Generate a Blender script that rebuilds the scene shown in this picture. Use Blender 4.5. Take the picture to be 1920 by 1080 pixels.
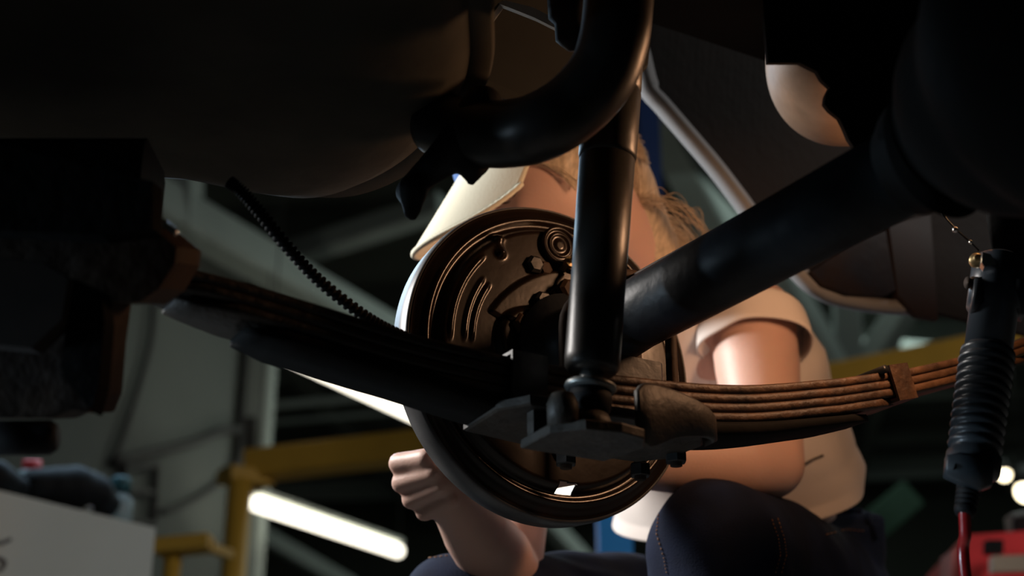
import bpy, bmesh, math, random
from mathutils import Vector as V, Matrix, noise
random.seed(7)
S = bpy.context.scene
for o in list(bpy.data.objects): bpy.data.objects.remove(o)
COL = S.collection
# ------------------------------------------------------------------ camera
F = 2667.0; PIT = math.radians(22); CZ = .15
cd = bpy.data.cameras.new('camera'); cam = bpy.data.objects.new('camera', cd); COL.objects.link(cam)
cam.location = (0, 0, CZ); cam.rotation_euler = (math.radians(90)+PIT, 0, 0)
cd.sensor_width = 36; cd.lens = F*36/1920; cd.clip_start = .02; cd.clip_end = 100
cd.dof.use_dof = True; cd.dof.focus_distance = 1.33; cd.dof.aperture_fstop = 3.8
S.camera = cam
# ------------------------------------------------------------------ exposure
S.view_settings.view_transform = 'Standard'; S.view_settings.look = 'None'
S.view_settings.exposure = 0; S.view_settings.gamma = 1
S.view_settings.use_curve_mapping = False
# ------------------------------------------------------------------ world: faint shop ambient
W = bpy.data.worlds.new('world'); S.world = W; W.use_nodes = True
W.node_tree.nodes['Background'].inputs[0].default_value = (.80, .95, 1.0, 1)
W.node_tree.nodes['Background'].inputs[1].default_value = .045
# ------------------------------------------------------------------ lights of the workshop and added fills
def area(name, loc, tgt, size, power, color, sy=None):
    l = bpy.data.lights.new(name, 'AREA'); l.energy = power; l.color = color; l.size = size
    if sy: l.shape = 'RECTANGLE'; l.size_y = sy
    o = bpy.data.objects.new(name, l); COL.objects.link(o); o.location = loc
    o.rotation_euler = (V(tgt)-V(loc)).to_track_quat('-Z', 'Y').to_euler(); return o
bay = area('bay_light', (-1.55, 1.75, 1.5), (.15, 1.62, .65), .6, 12, (1, .95, .90), .5)
area('door_daylight', (-1.8, -1.6, 1.6), (.1, 1.2, .7), 1.0, .45, (.62, .82, 1.0), .8)
bay.data.spread = math.radians(70)
low = area('grip_fill', (-1.6, .9, .20), (.38, 1.0, .37), .2, .35, (.62, .82, 1.0), .5); low.data.spread = math.radians(17)  # added low fill, narrow beam put in to light the work light grip
sd = area('side_fill', (2.3, 1.7, 2.3), (.9, 3.4, .5), .6, 14, (1, .95, .9), .6); sd.data.spread = math.radians(115)  # added fill, put in to brighten the red machine and blue column
area('far_fill', (3.5, 9.5, 3.9), (3.0, 10, 0), 3, 90, (.85, 1, .92), 3)  # added fill lamp lifting the dark background on the right
area('high_daylight', (-1.0, 3.3, 1.75), (.3, 1.0, .65), .9, 15, (.55, .78, 1.0), .8)
area('shop_light', (1.2, 7.2, 3.2), (-.6, 6.5, 0), 3, 12, (.85, 1, .92), 1.5)
# ------------------------------------------------------------------ helpers: points
def P(px, py, d):
    x = (px-960)/F*d; u = (540-py)/F*d
    return V((x, d*math.cos(PIT)-u*math.sin(PIT), CZ+d*math.sin(PIT)+u*math.cos(PIT)))
def PZ(px, py, z):
    a = P(px, py, 1)-V((0, 0, CZ)); return V((0, 0, CZ))+a*((z-CZ)/a.z)
AX = V((.5, -.866, 0)); SX = V((.866, .5, 0)); OX = -AX          # car axes: inboard, rearward, outboard
D = P(1043, 672, 1.41)                                            # centre of the brake plate
def CAR(s, a, z): return V((D.x+SX.x*s+AX.x*a, D.y+SX.y*s+AX.y*a, z))
def PO(px, py, off):                                              # ray hits the vertical body-side plane off metres outboard of the brake plate
    c = V((0, 0, CZ)); r = P(px, py, 1)-c; p0 = D+OX*off
    return c+r*((p0-c).dot(OX)/r.dot(OX))
LX = V((.157, .988, 0)).normalized(); CX = V((.988, -.157, 0)).normalized()
def ROOM(v, u, z): return CX*v+LX*u+V((0, 0, z))
# ------------------------------------------------------------------ helpers: materials
def sst(x, a, b):
    x = min(1, max(0, (x-a)/(b-a))); return x*x*(3-2*x)
MATS = {}
def mat(name, col, rough=.6, metal=0, noisy=0, nscale=30, bump=0, bscale=60, col2=None, sss=0, emit=None, estr=0, coat=0, spec=.5, stretch=None, sheen=0):
    if name in MATS: return MATS[name]
    m = bpy.data.materials.new(name); m.use_nodes = True; nt = m.node_tree; b = nt.nodes['Principled BSDF']
    b.inputs['Base Color'].default_value = (*col, 1); b.inputs['Roughness'].default_value = rough
    b.inputs['Metallic'].default_value = metal; b.inputs['Specular IOR Level'].default_value = spec
    if coat: b.inputs['Coat Weight'].default_value = coat; b.inputs['Coat Roughness'].default_value = .15
    if sheen: b.inputs['Sheen Weight'].default_value = sheen
    if sss:
        b.inputs['Subsurface Weight'].default_value = sss; b.inputs['Subsurface Radius'].default_value = (1, .25, .12); b.inputs['Subsurface Scale'].default_value = .012
    if emit: b.inputs['Emission Color'].default_value = (*emit, 1); b.inputs['Emission Strength'].default_value = estr
    tc = nt.nodes.new('ShaderNodeTexCoord'); out = tc.outputs['Object']
    if stretch:
        mp = nt.nodes.new('ShaderNodeMapping'); mp.inputs['Scale'].default_value = stretch
        nt.links.new(out, mp.inputs['Vector']); out = mp.outputs['Vector']
    if noisy or col2:
        n = nt.nodes.new('ShaderNodeTexNoise'); n.inputs['Scale'].default_value = nscale; n.inputs['Detail'].default_value = 6
        nt.links.new(out, n.inputs['Vector'])
        r = nt.nodes.new('ShaderNodeValToRGB'); r.color_ramp.elements[0].position = .38; r.color_ramp.elements[1].position = .64
        c2 = col2 or tuple(c*(1-noisy) for c in col)
        r.color_ramp.elements[0].color = (*c2, 1); r.color_ramp.elements[1].color = (*col, 1)
        nt.links.new(n.outputs['Fac'], r.inputs['Fac']); nt.links.new(r.outputs['Color'], b.inputs['Base Color'])
    if bump:
        n2 = nt.nodes.new('ShaderNodeTexNoise'); n2.inputs['Scale'].default_value = bscale; n2.inputs['Detail'].default_value = 5
        nt.links.new(out, n2.inputs['Vector'])
        bp = nt.nodes.new('ShaderNodeBump'); bp.inputs['Strength'].default_value = bump; bp.inputs['Distance'].default_value = .002
        nt.links.new(n2.outputs['Fac'], bp.inputs['Height']); nt.links.new(bp.outputs['Normal'], b.inputs['Normal'])
    MATS[name] = m; return m
BLACK = mat('black_underbody', (.006, .0055, .005), .8, spec=.15, noisy=.4, nscale=20, bump=.5)
BLKM = mat('black_painted_steel', (.022, .024, .026), .42, noisy=.4, nscale=40, bump=.25, bscale=90)
AXM = mat('axle_steel', (.022, .027, .034), .45, spec=.35, noisy=.35, nscale=18, bump=.7, bscale=45)
TANK = mat('tank_coating', (.075, .069, .054), .85, spec=.2, noisy=.35, nscale=9, bump=.6, bscale=25)
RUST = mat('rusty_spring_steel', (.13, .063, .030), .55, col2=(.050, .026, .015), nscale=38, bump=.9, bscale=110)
def shade_along_x(m, x0, x1, c):
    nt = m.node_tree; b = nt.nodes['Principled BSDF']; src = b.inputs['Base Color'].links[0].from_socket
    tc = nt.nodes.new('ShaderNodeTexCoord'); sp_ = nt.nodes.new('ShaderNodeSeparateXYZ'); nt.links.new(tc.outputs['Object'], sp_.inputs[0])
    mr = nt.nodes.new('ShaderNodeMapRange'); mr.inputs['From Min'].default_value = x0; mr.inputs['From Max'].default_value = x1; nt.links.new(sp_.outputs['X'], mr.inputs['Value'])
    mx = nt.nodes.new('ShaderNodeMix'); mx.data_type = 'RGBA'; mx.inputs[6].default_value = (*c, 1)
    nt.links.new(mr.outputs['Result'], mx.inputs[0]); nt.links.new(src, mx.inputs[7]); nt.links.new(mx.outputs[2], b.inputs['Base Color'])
shade_along_x(RUST, -.02, .12, (.026, .019, .014))     # shade on the spring's left half, put into its colour
RUSTD = mat('dark_rusty_steel', (.060, .032, .016), .7, spec=.3, col2=(.020, .012, .008), nscale=14, bump=.6)
PLATE = mat('oily_brown_plate', (.014, .0085, .005), .26, spec=.35, noisy=.5, nscale=14, bump=.12, bscale=60, coat=.1)
RIMM = mat('plate_rim', (.10, .10, .105), .4, metal=.3, noisy=.3, nscale=40)
PIPE = mat('exhaust_pipe_steel', (.062, .060, .058), .38, metal=.6, noisy=.3, nscale=25, bump=.15)
SHOCK = mat('shock_paint', (.028, .027, .024), .38, spec=.5, noisy=.25, nscale=20, bump=.2)
ZINC = mat('worn_zinc', (.30, .31, .30), .4, metal=.7, noisy=.4, nscale=60)
BRASS = mat('brass', (.55, .42, .22), .35, metal=.8)
STEEL = mat('bright_steel', (.8, .8, .8), .25, metal=1)
RUBBER = mat('black_rubber', (.008, .008, .009), .65, spec=.25)
GRIP = mat('grip_rubber', (.030, .037, .044), .35, bump=.1, bscale=200)
REDC = mat('red_cord', (.42, .016, .018), .28, coat=.5)
SKIN = mat('skin', (.62, .40, .33), .5, noisy=.08, nscale=12, bump=.12, bscale=350, sss=.12)
LASH = mat('lash', (.05, .025, .015), .7)
HAIR = mat('blonde_hair', (.66, .53, .38), .45, noisy=.35, nscale=40, stretch=(6, 6, 1))
SHIRT = mat('white_cotton', (.74, .68, .64), .85, bump=.15, bscale=500, sheen=.2)
DENIM = mat('dark_denim', (.007, .013, .036), .9, noisy=.45, nscale=16, bump=.4, bscale=500, spec=.2)
STITCH = mat('orange_stitch', (.20, .10, .045), .8)
CAPB = mat('blue_cap_cloth', (.05, .13, .36), .85, bump=.3, bscale=300)
CAPW = mat('cream_brim_cloth', (.74, .72, .58), .85, bump=.15, bscale=400)
BOOT = mat('brown_boot_leather', (.05, .03, .018), .6, bump=.3)
SOLE = mat('boot_sole', (.015, .015, .015), .8)
BODYP = mat('underseal_dark', (.009, .007, .006), .8, spec=.2, col2=(.013, .008, .006), nscale=6, bump=.5)
STRIP = mat('pale_strip', (.6, .68, .74), .5)
LIPW = mat('white_body_lip', (.24, .25, .265), .6, noisy=.12, nscale=8)
INNER = mat('mottled_inner_panel', (.006, .009, .020), .6, spec=.2, col2=(.016, .009, .007), nscale=9, bump=.8, bscale=30)
REDP = mat('dull_red_panel', (.016, .005, .004), .7, noisy=.5, nscale=10)
WALL = mat('wall_paint', (.105, .12, .113), .9, noisy=.12, nscale=1.2, bump=.2, bscale=3)
CEIL = mat('roof_sheet', (.09, .10, .085), .9, noisy=.3, nscale=.8)
FLOOR = mat('concrete_floor', (.16, .155, .145), .7, noisy=.3, nscale=2, bump=.3, bscale=8)
BEAMM = mat('grey_beam_paint', (.33, .38, .36), .8, noisy=.1, nscale=2)
CONDUIT = mat('dark_conduit', (.03, .03, .03), .7)
YEL = mat('yellow_paint', (.62, .36, .045), .55, noisy=.15, nscale=4)
BLUE = mat('blue_lift_paint', (.02, .25, .66), .4, noisy=.1, nscale=4)
BLUED = mat('navy_lift_paint', (.008, .035, .14), .5, noisy=.2, nscale=4)
TUBE = mat('lit_tube', (1, 1, 1), .5, emit=(1, .93, .76), estr=3.2)
LAMPM = mat('lit_lamp', (1, 1, 1), .5, emit=(1, .86, .58), estr=7)
WHITEB = mat('white_cabinet_paint', (.56, .59, .54), .6, noisy=.05, nscale=2)
INK = mat('dark_grey_ink', (.10, .10, .10), .8)
REDM = mat('red_machine_paint', (.55, .025, .03), .45, noisy=.15, nscale=6)
BEIGE = mat('beige_panel', (.52, .42, .32), .7, noisy=.15, nscale=10)
GREEN = mat('dull_green_paint', (.07, .20, .13), .7, noisy=.2, nscale=5)
DARKO = mat('dark_clutter', (.006, .007, .008), .7, spec=.2, noisy=.2)
TEAL = mat('teal_plastic', (.01, .07, .085), .5)
PALE = mat('pale_plastic', (.16, .20, .20), .5)
WARM = mat('warm_bulb', (1, 1, 1), .5, emit=(1, .50, .20), estr=12)
# ------------------------------------------------------------------ helpers: meshes
def mesh_obj(name, bm, m, parent=None, smooth=True, label=None, kind=None):
    me = bpy.data.meshes.new(name); bm.normal_update(); bm.to_mesh(me); bm.free(); me.materials.append(m)
    for p in me.polygons: p.use_smooth = smooth
    o = bpy.data.objects.new(name, me); COL.objects.link(o)
    if parent: o.parent = parent; o.matrix_parent_inverse = Matrix.Translation(-parent.location)
    if label: o['label'] = label
    if kind: o['kind'] = kind
    return o
def thing(name, label, cat, loc, group=None):
    o = bpy.data.objects.new(name, None); COL.objects.link(o); o.location = loc; o.empty_display_size = .05
    o['label'] = label; o['category'] = cat
    if group: o['group'] = group
    return o
def tag(o, label, cat, group=None):
    o['label'] = label; o['category'] = cat
    if group: o['group'] = group
    return o
def frame(ax):
    ax = V(ax).normalized(); r = V((0, 0, 1)) if abs(ax.z) < .9 else V((1, 0, 0))
    x = r.cross(ax).normalized(); return x, ax.cross(x).normalized(), ax
def lathe(bm, p0, p1, prof, seg=40, cap=True):
    p0, p1 = V(p0), V(p1); x, y, z = frame(p1-p0); L = (p1-p0).length; rings = []
    for (h, r) in prof:
        c = p0+z*h
        rings.append([bm.verts.new(c+(x*math.cos(t)+y*math.sin(t))*r) for t in [2*math.pi*i/seg for i in range(seg)]])
    for a, b in zip(rings, rings[1:]):
        for i in range(seg): bm.faces.new((a[i], a[(i+1) % seg], b[(i+1) % seg], b[i]))
    if cap:
        bm.faces.new(rings[0][::-1]); bm.faces.new(rings[-1])
    return bm
def smooth_path(pts, n=8):
    pts = [V(p) for p in pts]; out = []
    Q = [pts[0]*2-pts[1]]+pts+[pts[-1]*2-pts[-2]]
    for i in range(1, len(Q)-2):
        a, b, c, d = Q[i-1:i+3]
        for k in range(n):
            t = k/n
            out.append(.5*((2*b)+(c-a)*t+(2*a-5*b+4*c-d)*t*t+(3*b-a-3*c+d)*t**3))
    out.append(pts[-1]); return out
def tube(bm, pts, r, seg=14, cap=True, rz=None):
    """sweep a circle (or ellipse r x rz, list or number) along points"""
    pts = [V(p) for p in pts]; n = len(pts); R = r if isinstance(r, (list, tuple)) else [r]*n
    t0 = (pts[1]-pts[0]).normalized(); x, y, _ = frame(t0); rings = []
    for i, p in enumerate(pts):
        t = (pts[min(i+1, n-1)]-pts[max(i-1, 0)]).normalized()
        x = (x-t*x.dot(t)).normalized(); y = t.cross(x)
        rr = R[i]; r2 = rr if rz is None else rz
        rings.append([bm.verts.new(p+x*math.cos(a)*rr+y*math.sin(a)*r2) for a in [2*math.pi*k/seg for k in range(seg)]])
    for a, b in zip(rings, rings[1:]):
        for i in range(seg): bm.faces.new((a[i], a[(i+1) % seg], b[(i+1) % seg], b[i]))
    if cap: bm.faces.new(rings[0][::-1]); bm.faces.new(rings[-1])
    return bm
def beam(bm, p0, p1, w, h, up=(0, 0, 1), bev=.1):
    p0, p1 = V(p0), V(p1); t = (p1-p0).normalized(); s = t.cross(V(up)).normalized(); u = s.cross(t).normalized()
    b = bev*min(w, h); a, c = w/2, h/2
    sec = [(-a+b, -c), (a-b, -c), (a, -c+b), (a, c-b), (a-b, c), (-a+b, c), (-a, c-b), (-a, -c+b)]
    r0 = [bm.verts.new(p0+s*x+u*y) for x, y in sec]; r1 = [bm.verts.new(p1+s*x+u*y) for x, y in sec]
    for i in range(8): bm.faces.new((r0[i], r0[(i+1) % 8], r1[(i+1) % 8], r1[i]))
    bm.faces.new(r0[::-1]); bm.faces.new(r1); return bm
def prism(bm, pts, off, bev=0):
    pts = [V(p) for p in pts]; off = V(off); c = sum(pts, V())/len(pts)
    layers = [(0, 1)] if not bev else [(0, 1-bev), (.15, 1), (.85, 1)]
    layers.append((1, 1-bev) if bev else (1, 1)); rings = []
    for t, k in layers: rings.append([bm.verts.new(c+(p-c)*k+off*t) for p in pts])
    n = len(pts)
    for a, b in zip(rings, rings[1:]):
        for i in range(n): bm.faces.new((a[i], a[(i+1) % n], b[(i+1) % n], b[i]))
    bm.faces.new(rings[0][::-1]); bm.faces.new(rings[-1])
    bmesh.ops.recalc_face_normals(bm, faces=bm.faces); return bm
def ball(bm, c, r, sub=3, scl=None, basis=None):
    res = bmesh.ops.create_icosphere(bm, subdivisions=sub, radius=1)
    for v in res['verts']:
        p = V(v.co); p = V((p.x*r*(scl[0] if scl else 1), p.y*r*(scl[1] if scl else 1), p.z*r*(scl[2] if scl else 1)))
        if basis: p = basis[0]*p.x+basis[1]*p.y+basis[2]*p.z
        v.co = V(c)+p
    return bm
def surf(o, px, py, off=.0012):      # point on a finished surface
    c = V((0, 0, CZ)); d_ = (P(px, py, 1)-c).normalized(); ok, loc, n, i = o.ray_cast(c, d_)
    return (loc+n*off) if ok else None
def caps(bm, chain):
    """chain of (point, radius): spheres joined by cones, later fused by remeshing"""
    for i, (p, r) in enumerate(chain):
        ball(bm, p, r, 4)
        if i+1 < len(chain):
            q, s = chain[i+1]; p_, q_ = V(p), V(q); L = (q_-p_).length
            if L > 1e-4: lathe(bm, p_, q_, [(0, r), (L, s)], 48)
    return bm
def fuse(name, bm, m, vox, parent=None, smooth_it=6, fn=None, label=None):
    me = bpy.data.meshes.new(name+'_src'); bm.to_mesh(me); bm.free()
    t = bpy.data.objects.new('tmp', me); COL.objects.link(t)
    md = t.modifiers.new('r', 'REMESH'); md.mode = 'VOXEL'; md.voxel_size = vox
    sm = t.modifiers.new('s', 'SMOOTH'); sm.iterations = smooth_it; sm.factor = .5
    dg = bpy.context.evaluated_depsgraph_get(); dg.update()
    me2 = bpy.data.meshes.new_from_object(t.evaluated_get(dg)); bpy.data.objects.remove(t); bpy.data.meshes.remove(me)
    me2.name = name; me2.materials.clear(); me2.materials.append(m)
    if fn:
        ns = [v.normal.copy() for v in me2.vertices]
        for v, nn in zip(me2.vertices, ns): v.co = v.co+nn*fn(v.co)
    for p in me2.polygons: p.use_smooth = True
    o = bpy.data.objects.new(name, me2); COL.objects.link(o)
    if parent: o.parent = parent; o.matrix_parent_inverse = Matrix.Translation(-parent.location)
    if label: o['label'] = label
    return o
B = bmesh.new
# ================================================================== SETTING
def slab(name, pts, off, m):
    o = mesh_obj(name, prism(B(), pts, off), m, smooth=False); o['kind'] = 'structure'; return o
slab('floor', [ROOM(-9, -3, -.1), ROOM(9, -3, -.1), ROOM(9, 17, -.1), ROOM(-9, 17, -.1)], (0, 0, .1), FLOOR)
slab('ceiling', [ROOM(-9, -3, 4.3), ROOM(9, -3, 4.3), ROOM(9, 17, 4.3), ROOM(-9, 17, 4.3)], (0, 0, .1), CEIL)
slab('wall_left', [ROOM(-2.43, -3, 0), ROOM(-2.43, 6.5, 0), ROOM(-2.43, 6.5, 3.0), ROOM(-2.43, -3, 3.0)], CX*-.12, WALL)
slab('wall_far_left', [ROOM(-8.9, -3, 0), ROOM(-8.9, 17, 0), ROOM(-8.9, 17, 4.3), ROOM(-8.9, -3, 4.3)], CX*-.1, WALL)
slab('wall_right', [ROOM(8.9, -3, 0), ROOM(8.9, 17, 0), ROOM(8.9, 17, 4.3), ROOM(8.9, -3, 4.3)], CX*.1, CEIL)
slab('wall_back', [ROOM(-9, 16.9, 0), ROOM(9, 16.9, 0), ROOM(9, 16.9, 4.3), ROOM(-9, 16.9, 4.3)], LX*.1, mat('far_wall_paint', (.075, .085, .07), .9, noisy=.3, nscale=.7))
slab('wall_front', [ROOM(-9, -2.9, 0), ROOM(9, -2.9, 0), ROOM(9, -2.9, 4.3), ROOM(-9, -2.9, 4.3)], LX*-.1, WALL)
# roof purlins (cross) and rafters, pieces of the ceiling
ceil = bpy.data.objects['ceiling']
def piece(name, parent, bm, m, smooth=False): return mesh_obj(name, bm, m, parent, smooth)
for k in range(8):
    u = 5.6+k*1.45
    piece('purlin', ceil, beam(B(), ROOM(-8.8, u, 4.18), ROOM(8.8, u, 4.18), .09, .24), BEAMM if k % 3 == 1 else CEIL)
for v in (-5.6, -3.6, -1.2, 1.3, 3.8, 6.2):
    piece('rafter', ceil, beam(B(), ROOM(v, 4, 3.98), ROOM(v, 16.8, 3.98), .12, .18), CEIL)
# wall top plate beam, its box end and brace
t = thing('roof_beam', 'long pale grey roof beam slanting across the upper left background', 'beam', P(350, 395, 6.6))
mesh_obj('girder', beam(B(), P(250, 352, 6.0), P(800, 665, 8.6), .18, .175), BEAMM, t, False)
mesh_obj('end_box', prism(B(), [P(275, 300, 6.2), P(356, 300, 6.2), P(356, 424, 6.2), P(275, 420, 6.2)], (.02, .2, 0)), BEAMM, t, False)
mesh_obj('end_plate', prism(B(), [P(282, 366, 6.16), P(338, 386, 6.16), P(338, 418, 6.16), P(282, 410, 6.16)], (.01, .03, 0)), WALL, t, False)
tag(mesh_obj('roof_brace', beam(B(), P(545, 478, 8.0), P(830, 385, 7.6), .13, .13), BEAMM, None, False), 'pale grey brace rising rightwards above the dark ribbed hose', 'beam')
# wall post at the corner with a pipe down it
t = thing('corner_post', 'pale grey post at the end of the left wall', 'post', ROOM(-2.38, 6.62, 0))
mesh_obj('post_shaft', beam(B(), ROOM(-2.36, 6.62, 0), ROOM(-2.36, 6.62, 3.0), .15, .12, LX), BEAMM, t, False)
mesh_obj('downpipe', tube(B(), [ROOM(-2.40, 6.5, .1), ROOM(-2.40, 6.5, 2.9)], .022, 10), CONDUIT, t)
# conduits on the left wall
def wl(px, py, out=.03):   # a point on the left wall
    c = V((0, 0, CZ)); r = P(px, py, 1)-c; n = CX; return c+r*((-2.43+out-c.dot(n))/r.dot(n))
for i, (pts, lab) in enumerate([
    ([(290, 560), (283, 640), (262, 720), (240, 790), (214, 865)], 'thin dark cable curving down the left wall to the clutter on the cabinet'),
    ([(214, 866), (300, 845), (370, 826), (415, 808), (462, 804)], 'dark cable running rightwards along the left wall to the corner post'),
    ([(300, 960), (345, 945), (395, 918), (425, 890), (452, 855)], 'slack cable loop on the wall above the short yellow stand')]):
    tag(mesh_obj('wall_cable', tube(B(), smooth_path([wl(*p) for p in pts], 5), .014 if i != 1 else .022, 8), CONDUIT), lab, 'cable')
t = thing('wall_frame', 'thin dark empty rectangular frame on the left wall', 'frame', wl(262, 985))
fr = [wl(232, 878), wl(292, 870), wl(286, 985), wl(226, 972)]
for i in range(4):
    mesh_obj('rail', beam(B(), fr[i], fr[(i+1) % 4], .025, .035, CX), CONDUIT, t, False)
mesh_obj('rail', beam(B(), wl(232, 922), wl(290, 922), .02, .02, CX), CONDUIT, t, False)
tag(mesh_obj('junction_box', prism(B(), [wl(452, 782), wl(466, 785), wl(466, 875), wl(455, 868)], CX*.07), CONDUIT, None, False), 'narrow dark box with cables beside the pale corner post', 'box')
# far roof trusses
def strut(name, p0, p1, w, m=BEAMM, parent=None): return mesh_obj(name, beam(B(), p0, p1, w, w*.7), m, parent, False)
t = thing('truss_bracket', 'grey W-shaped truss struts meeting above the right yellow beam', 'truss', P(1590, 690, 7))
strut('strut', P(1568, -88, 7), P(1592, 700, 7), .13, BEAMM, t); strut('strut', P(1440, 480, 7), P(1572, 705, 7), .16, BEAMM, t)
strut('strut', P(1760, 480, 7), P(1612, 705, 7), .15, BEAMM, t); strut('lower_chord', P(1500, 700, 7.05), P(1660, 690, 6.95), .12, BEAMM, t)
tag(strut('roof_strut', P(1215, 175, 7.5), P(1350, 430, 7.5), .22), 'grey roof strut behind the shock absorber and navy post', 'beam')
tag(strut('roof_strut', P(500, 762, 11), P(800, 735, 11), .07), 'thin grey roof rail crossing behind the corner post', 'beam')
tag(strut('roof_strut', P(480, 795, 12), P(800, 768, 12), .05), 'thinner grey roof rail just above the left yellow beam', 'beam')
tag(strut('roof_strut', P(470, 990, 11), P(660, 1100, 11), .16), 'blurred dark strut below the lower tube light', 'beam')
tag(strut('roof_strut', P(1010, 960, 11), P(1120, 1080, 11), .16), 'blurred grey diagonal strut left of the blue lift column', 'beam')
# ================================================================== BACKGROUND THINGS
t = thing('gantry_frame', 'tall yellow gantry frame with a beam behind the fist', 'gantry', ROOM(-1.8, 5.3, 0))
mesh_obj('post', tube(B(), [P(451, 900, 5.2), V((P(451, 900, 5.2).x, P(451, 900, 5.2).y, 0))], .044, 20), YEL, t)
mesh_obj('post_cap', beam(B(), P(420, 890, 5.2), P(500, 902, 5.3), .12, .055), YEL, t, False)
mesh_obj('crossbeam', beam(B(), P(470, 874, 5.3), P(1240, 785, 4.9), .12, .108), YEL, t, False)
q = P(1240, 800, 4.95)
mesh_obj('post', tube(B(), [q, V((q.x, q.y, 0))], .044, 20), YEL, t)
t = thing('yellow_stand', 'short yellow stand beside the white cabinet', 'stand', P(325, 1080, 4.2))
q = P(325, 1035, 4.2)
mesh_obj('post', tube(B(), [q, V((q.x, q.y, 0))], .026, 16), YEL, t)
mesh_obj('head', beam(B(), P(297, 1028, 4.2), P(396, 1018, 4.2), .10, .045), YEL, t, False)
mesh_obj('arm', beam(B(), P(390, 1025, 4.2), P(430, 1040, 4.6), .03, .03), YEL, t, False)
t = thing('yellow_beam', 'long blurred yellow beam behind the rusty spring at right', 'beam', P(1700, 680, 5))
mesh_obj('beam_body', beam(B(), P(1440, 735, 5.2), P(2080, 610, 4.6), .10, .10), YEL, t, False)
def tubelight(p0, p1, r, lab):
    t = thing('tube_light', lab, 'lamp', (V(p0)+V(p1))/2, 'fluorescent tubes in the background')
    p0, p1 = V(p0), V(p1); L = (p1-p0).length
    o = mesh_obj('tube', lathe(B(), p0, p1, [(0, r*.5), (.01, r), (L-.01, r), (L, r*.5)], 20), TUBE, t)
    up = V((0, 0, r*1.6))
    mesh_obj('housing', beam(B(), p0+up, p1+up, r*1.5, r*.7), WHITEB, t, False)
    for p in (p0, p1):
        mesh_obj('hanger_wire', tube(B(), [p+up, V((p.x, p.y, 4.3))], .003, 6), CONDUIT, t)
tubelight(P(478, 943, 6.4), P(748, 1034, 7.8), .034, 'bright tube light between the yellow post and the fist')
tubelight(P(512, 648, 5.8), P(1000, 878, 7.6), .045, 'bright tube light showing between leaf spring and brake plate')
tubelight(P(1005, 902, 9), P(1110, 936, 10), .05, 'tube light seen only through the slot in the brake plate')
# white cabinet
t = thing('white_cabinet', 'blurred plain white cabinet at the lower left corner', 'cabinet', V((P(200, 990, 3).x, P(200, 990, 3).y, 0)))
ztop = .878
a_, b_ = PZ(-250, 860, ztop), PZ(292, 990, ztop)
back = V((-.99, .35, 0)).normalized()*.6
mesh_obj('carcass', prism(B(), [V((a_.x, a_.y, 0)), V((b_.x, b_.y, 0)), b_, a_], back), WHITEB, t, False)
dirc = (b_-a_).normalized()
nrm = dirc.cross(V((0, 0, 1))).normalized()
c0 = V((0, 0, CZ))
def cab(px, py, o=.004):
    r = P(px, py, 1)-c0; return c0+r*((a_+nrm*o-c0).dot(nrm)/r.dot(nrm))
for pts in ([(-30, 1023), (-8, 1020), (8, 1016), (20, 1011)], [(-20, 1046), (2, 1048), (9, 1056), (2, 1068), (-20, 1072)]):
    mesh_obj('painted_stroke', tube(B(), smooth_path([cab(*p) for p in pts], 5), .004, 8), INK, t, label='dark painted stroke of lettering')
# clutter on the cabinet
def clut(name, parts, m, lab, cat):
    bm = B()
    for c, r in parts: ball(bm, c, r, 2)
    return tag(fuse(name, bm, m, .012, None, 4), lab, cat)
def on(px, py, k=.12): return PZ(px, py, ztop)+back.normalized()*k*.22
def raise_(p, h): return p+V((0, 0, h))
g = on(140, 960, .2)
clut('tool_bag', [(raise_(on(85, 948), .045), .045), (raise_(on(120, 953), .05), .05), (raise_(on(155, 958), .055), .055), (raise_(on(190, 965), .05), .05), (raise_(on(215, 972), .035), .035)], DARKO, 'black lumpy tool bag on top of the white cabinet', 'bag')
clut('rag_pile', [(raise_(on(25, 930), .035), .035), (raise_(on(50, 938), .03), .03), (raise_(on(5, 925), .04), .04)], DARKO, 'dark heap at the left end of the cabinet top', 'rags')
p = on(112, 948, .24)+V((.03, .13, 0))
tag(mesh_obj('pale_box', beam(B(), p+V((-.05, 0, .055)), p+V((.05, .01, .055)), .08, .11), PALE, None, False), 'pale box standing behind the black tool bag', 'box')
p = on(212, 970, .22)+V((.02, .11, 0))
t = thing('plastic_bottle', 'pale bottle with a teal cap beside the tool bag', 'bottle', p)
mesh_obj('bottle_body', lathe(B(), p, p+V((0, 0, .2)), [(0, .03), (.005, .033), (.07, .033), (.09, .014)], 20), PALE, t)
mesh_obj('bottle_cap', lathe(B(), p+V((0, 0, .09)), p+V((0, 0, .2)), [(0, .024), (.03, .024), (.035, .02)], 20), TEAL, t)
p = on(30, 932, .2)+V((.02, .12, 0))
t = thing('spray_can', 'pale can with a red cap at the left end of the cabinet', 'can', p)
mesh_obj('can_body', lathe(B(), p, p+V((0, 0, .2)), [(0, .035), (.08, .035), (.09, .026)], 20), PALE, t)
mesh_obj('can_cap', lathe(B(), p+V((0, 0, .09)), p+V((0, 0, .2)), [(0, .022), (.028, .02)], 20), REDM, t)
p = raise_(on(170, 962, .05), .02)
tag(mesh_obj('metal_ball', ball(B(), p, .018, 3), STEEL), 'small shiny metal knob before the black tool bag', 'knob')
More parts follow.
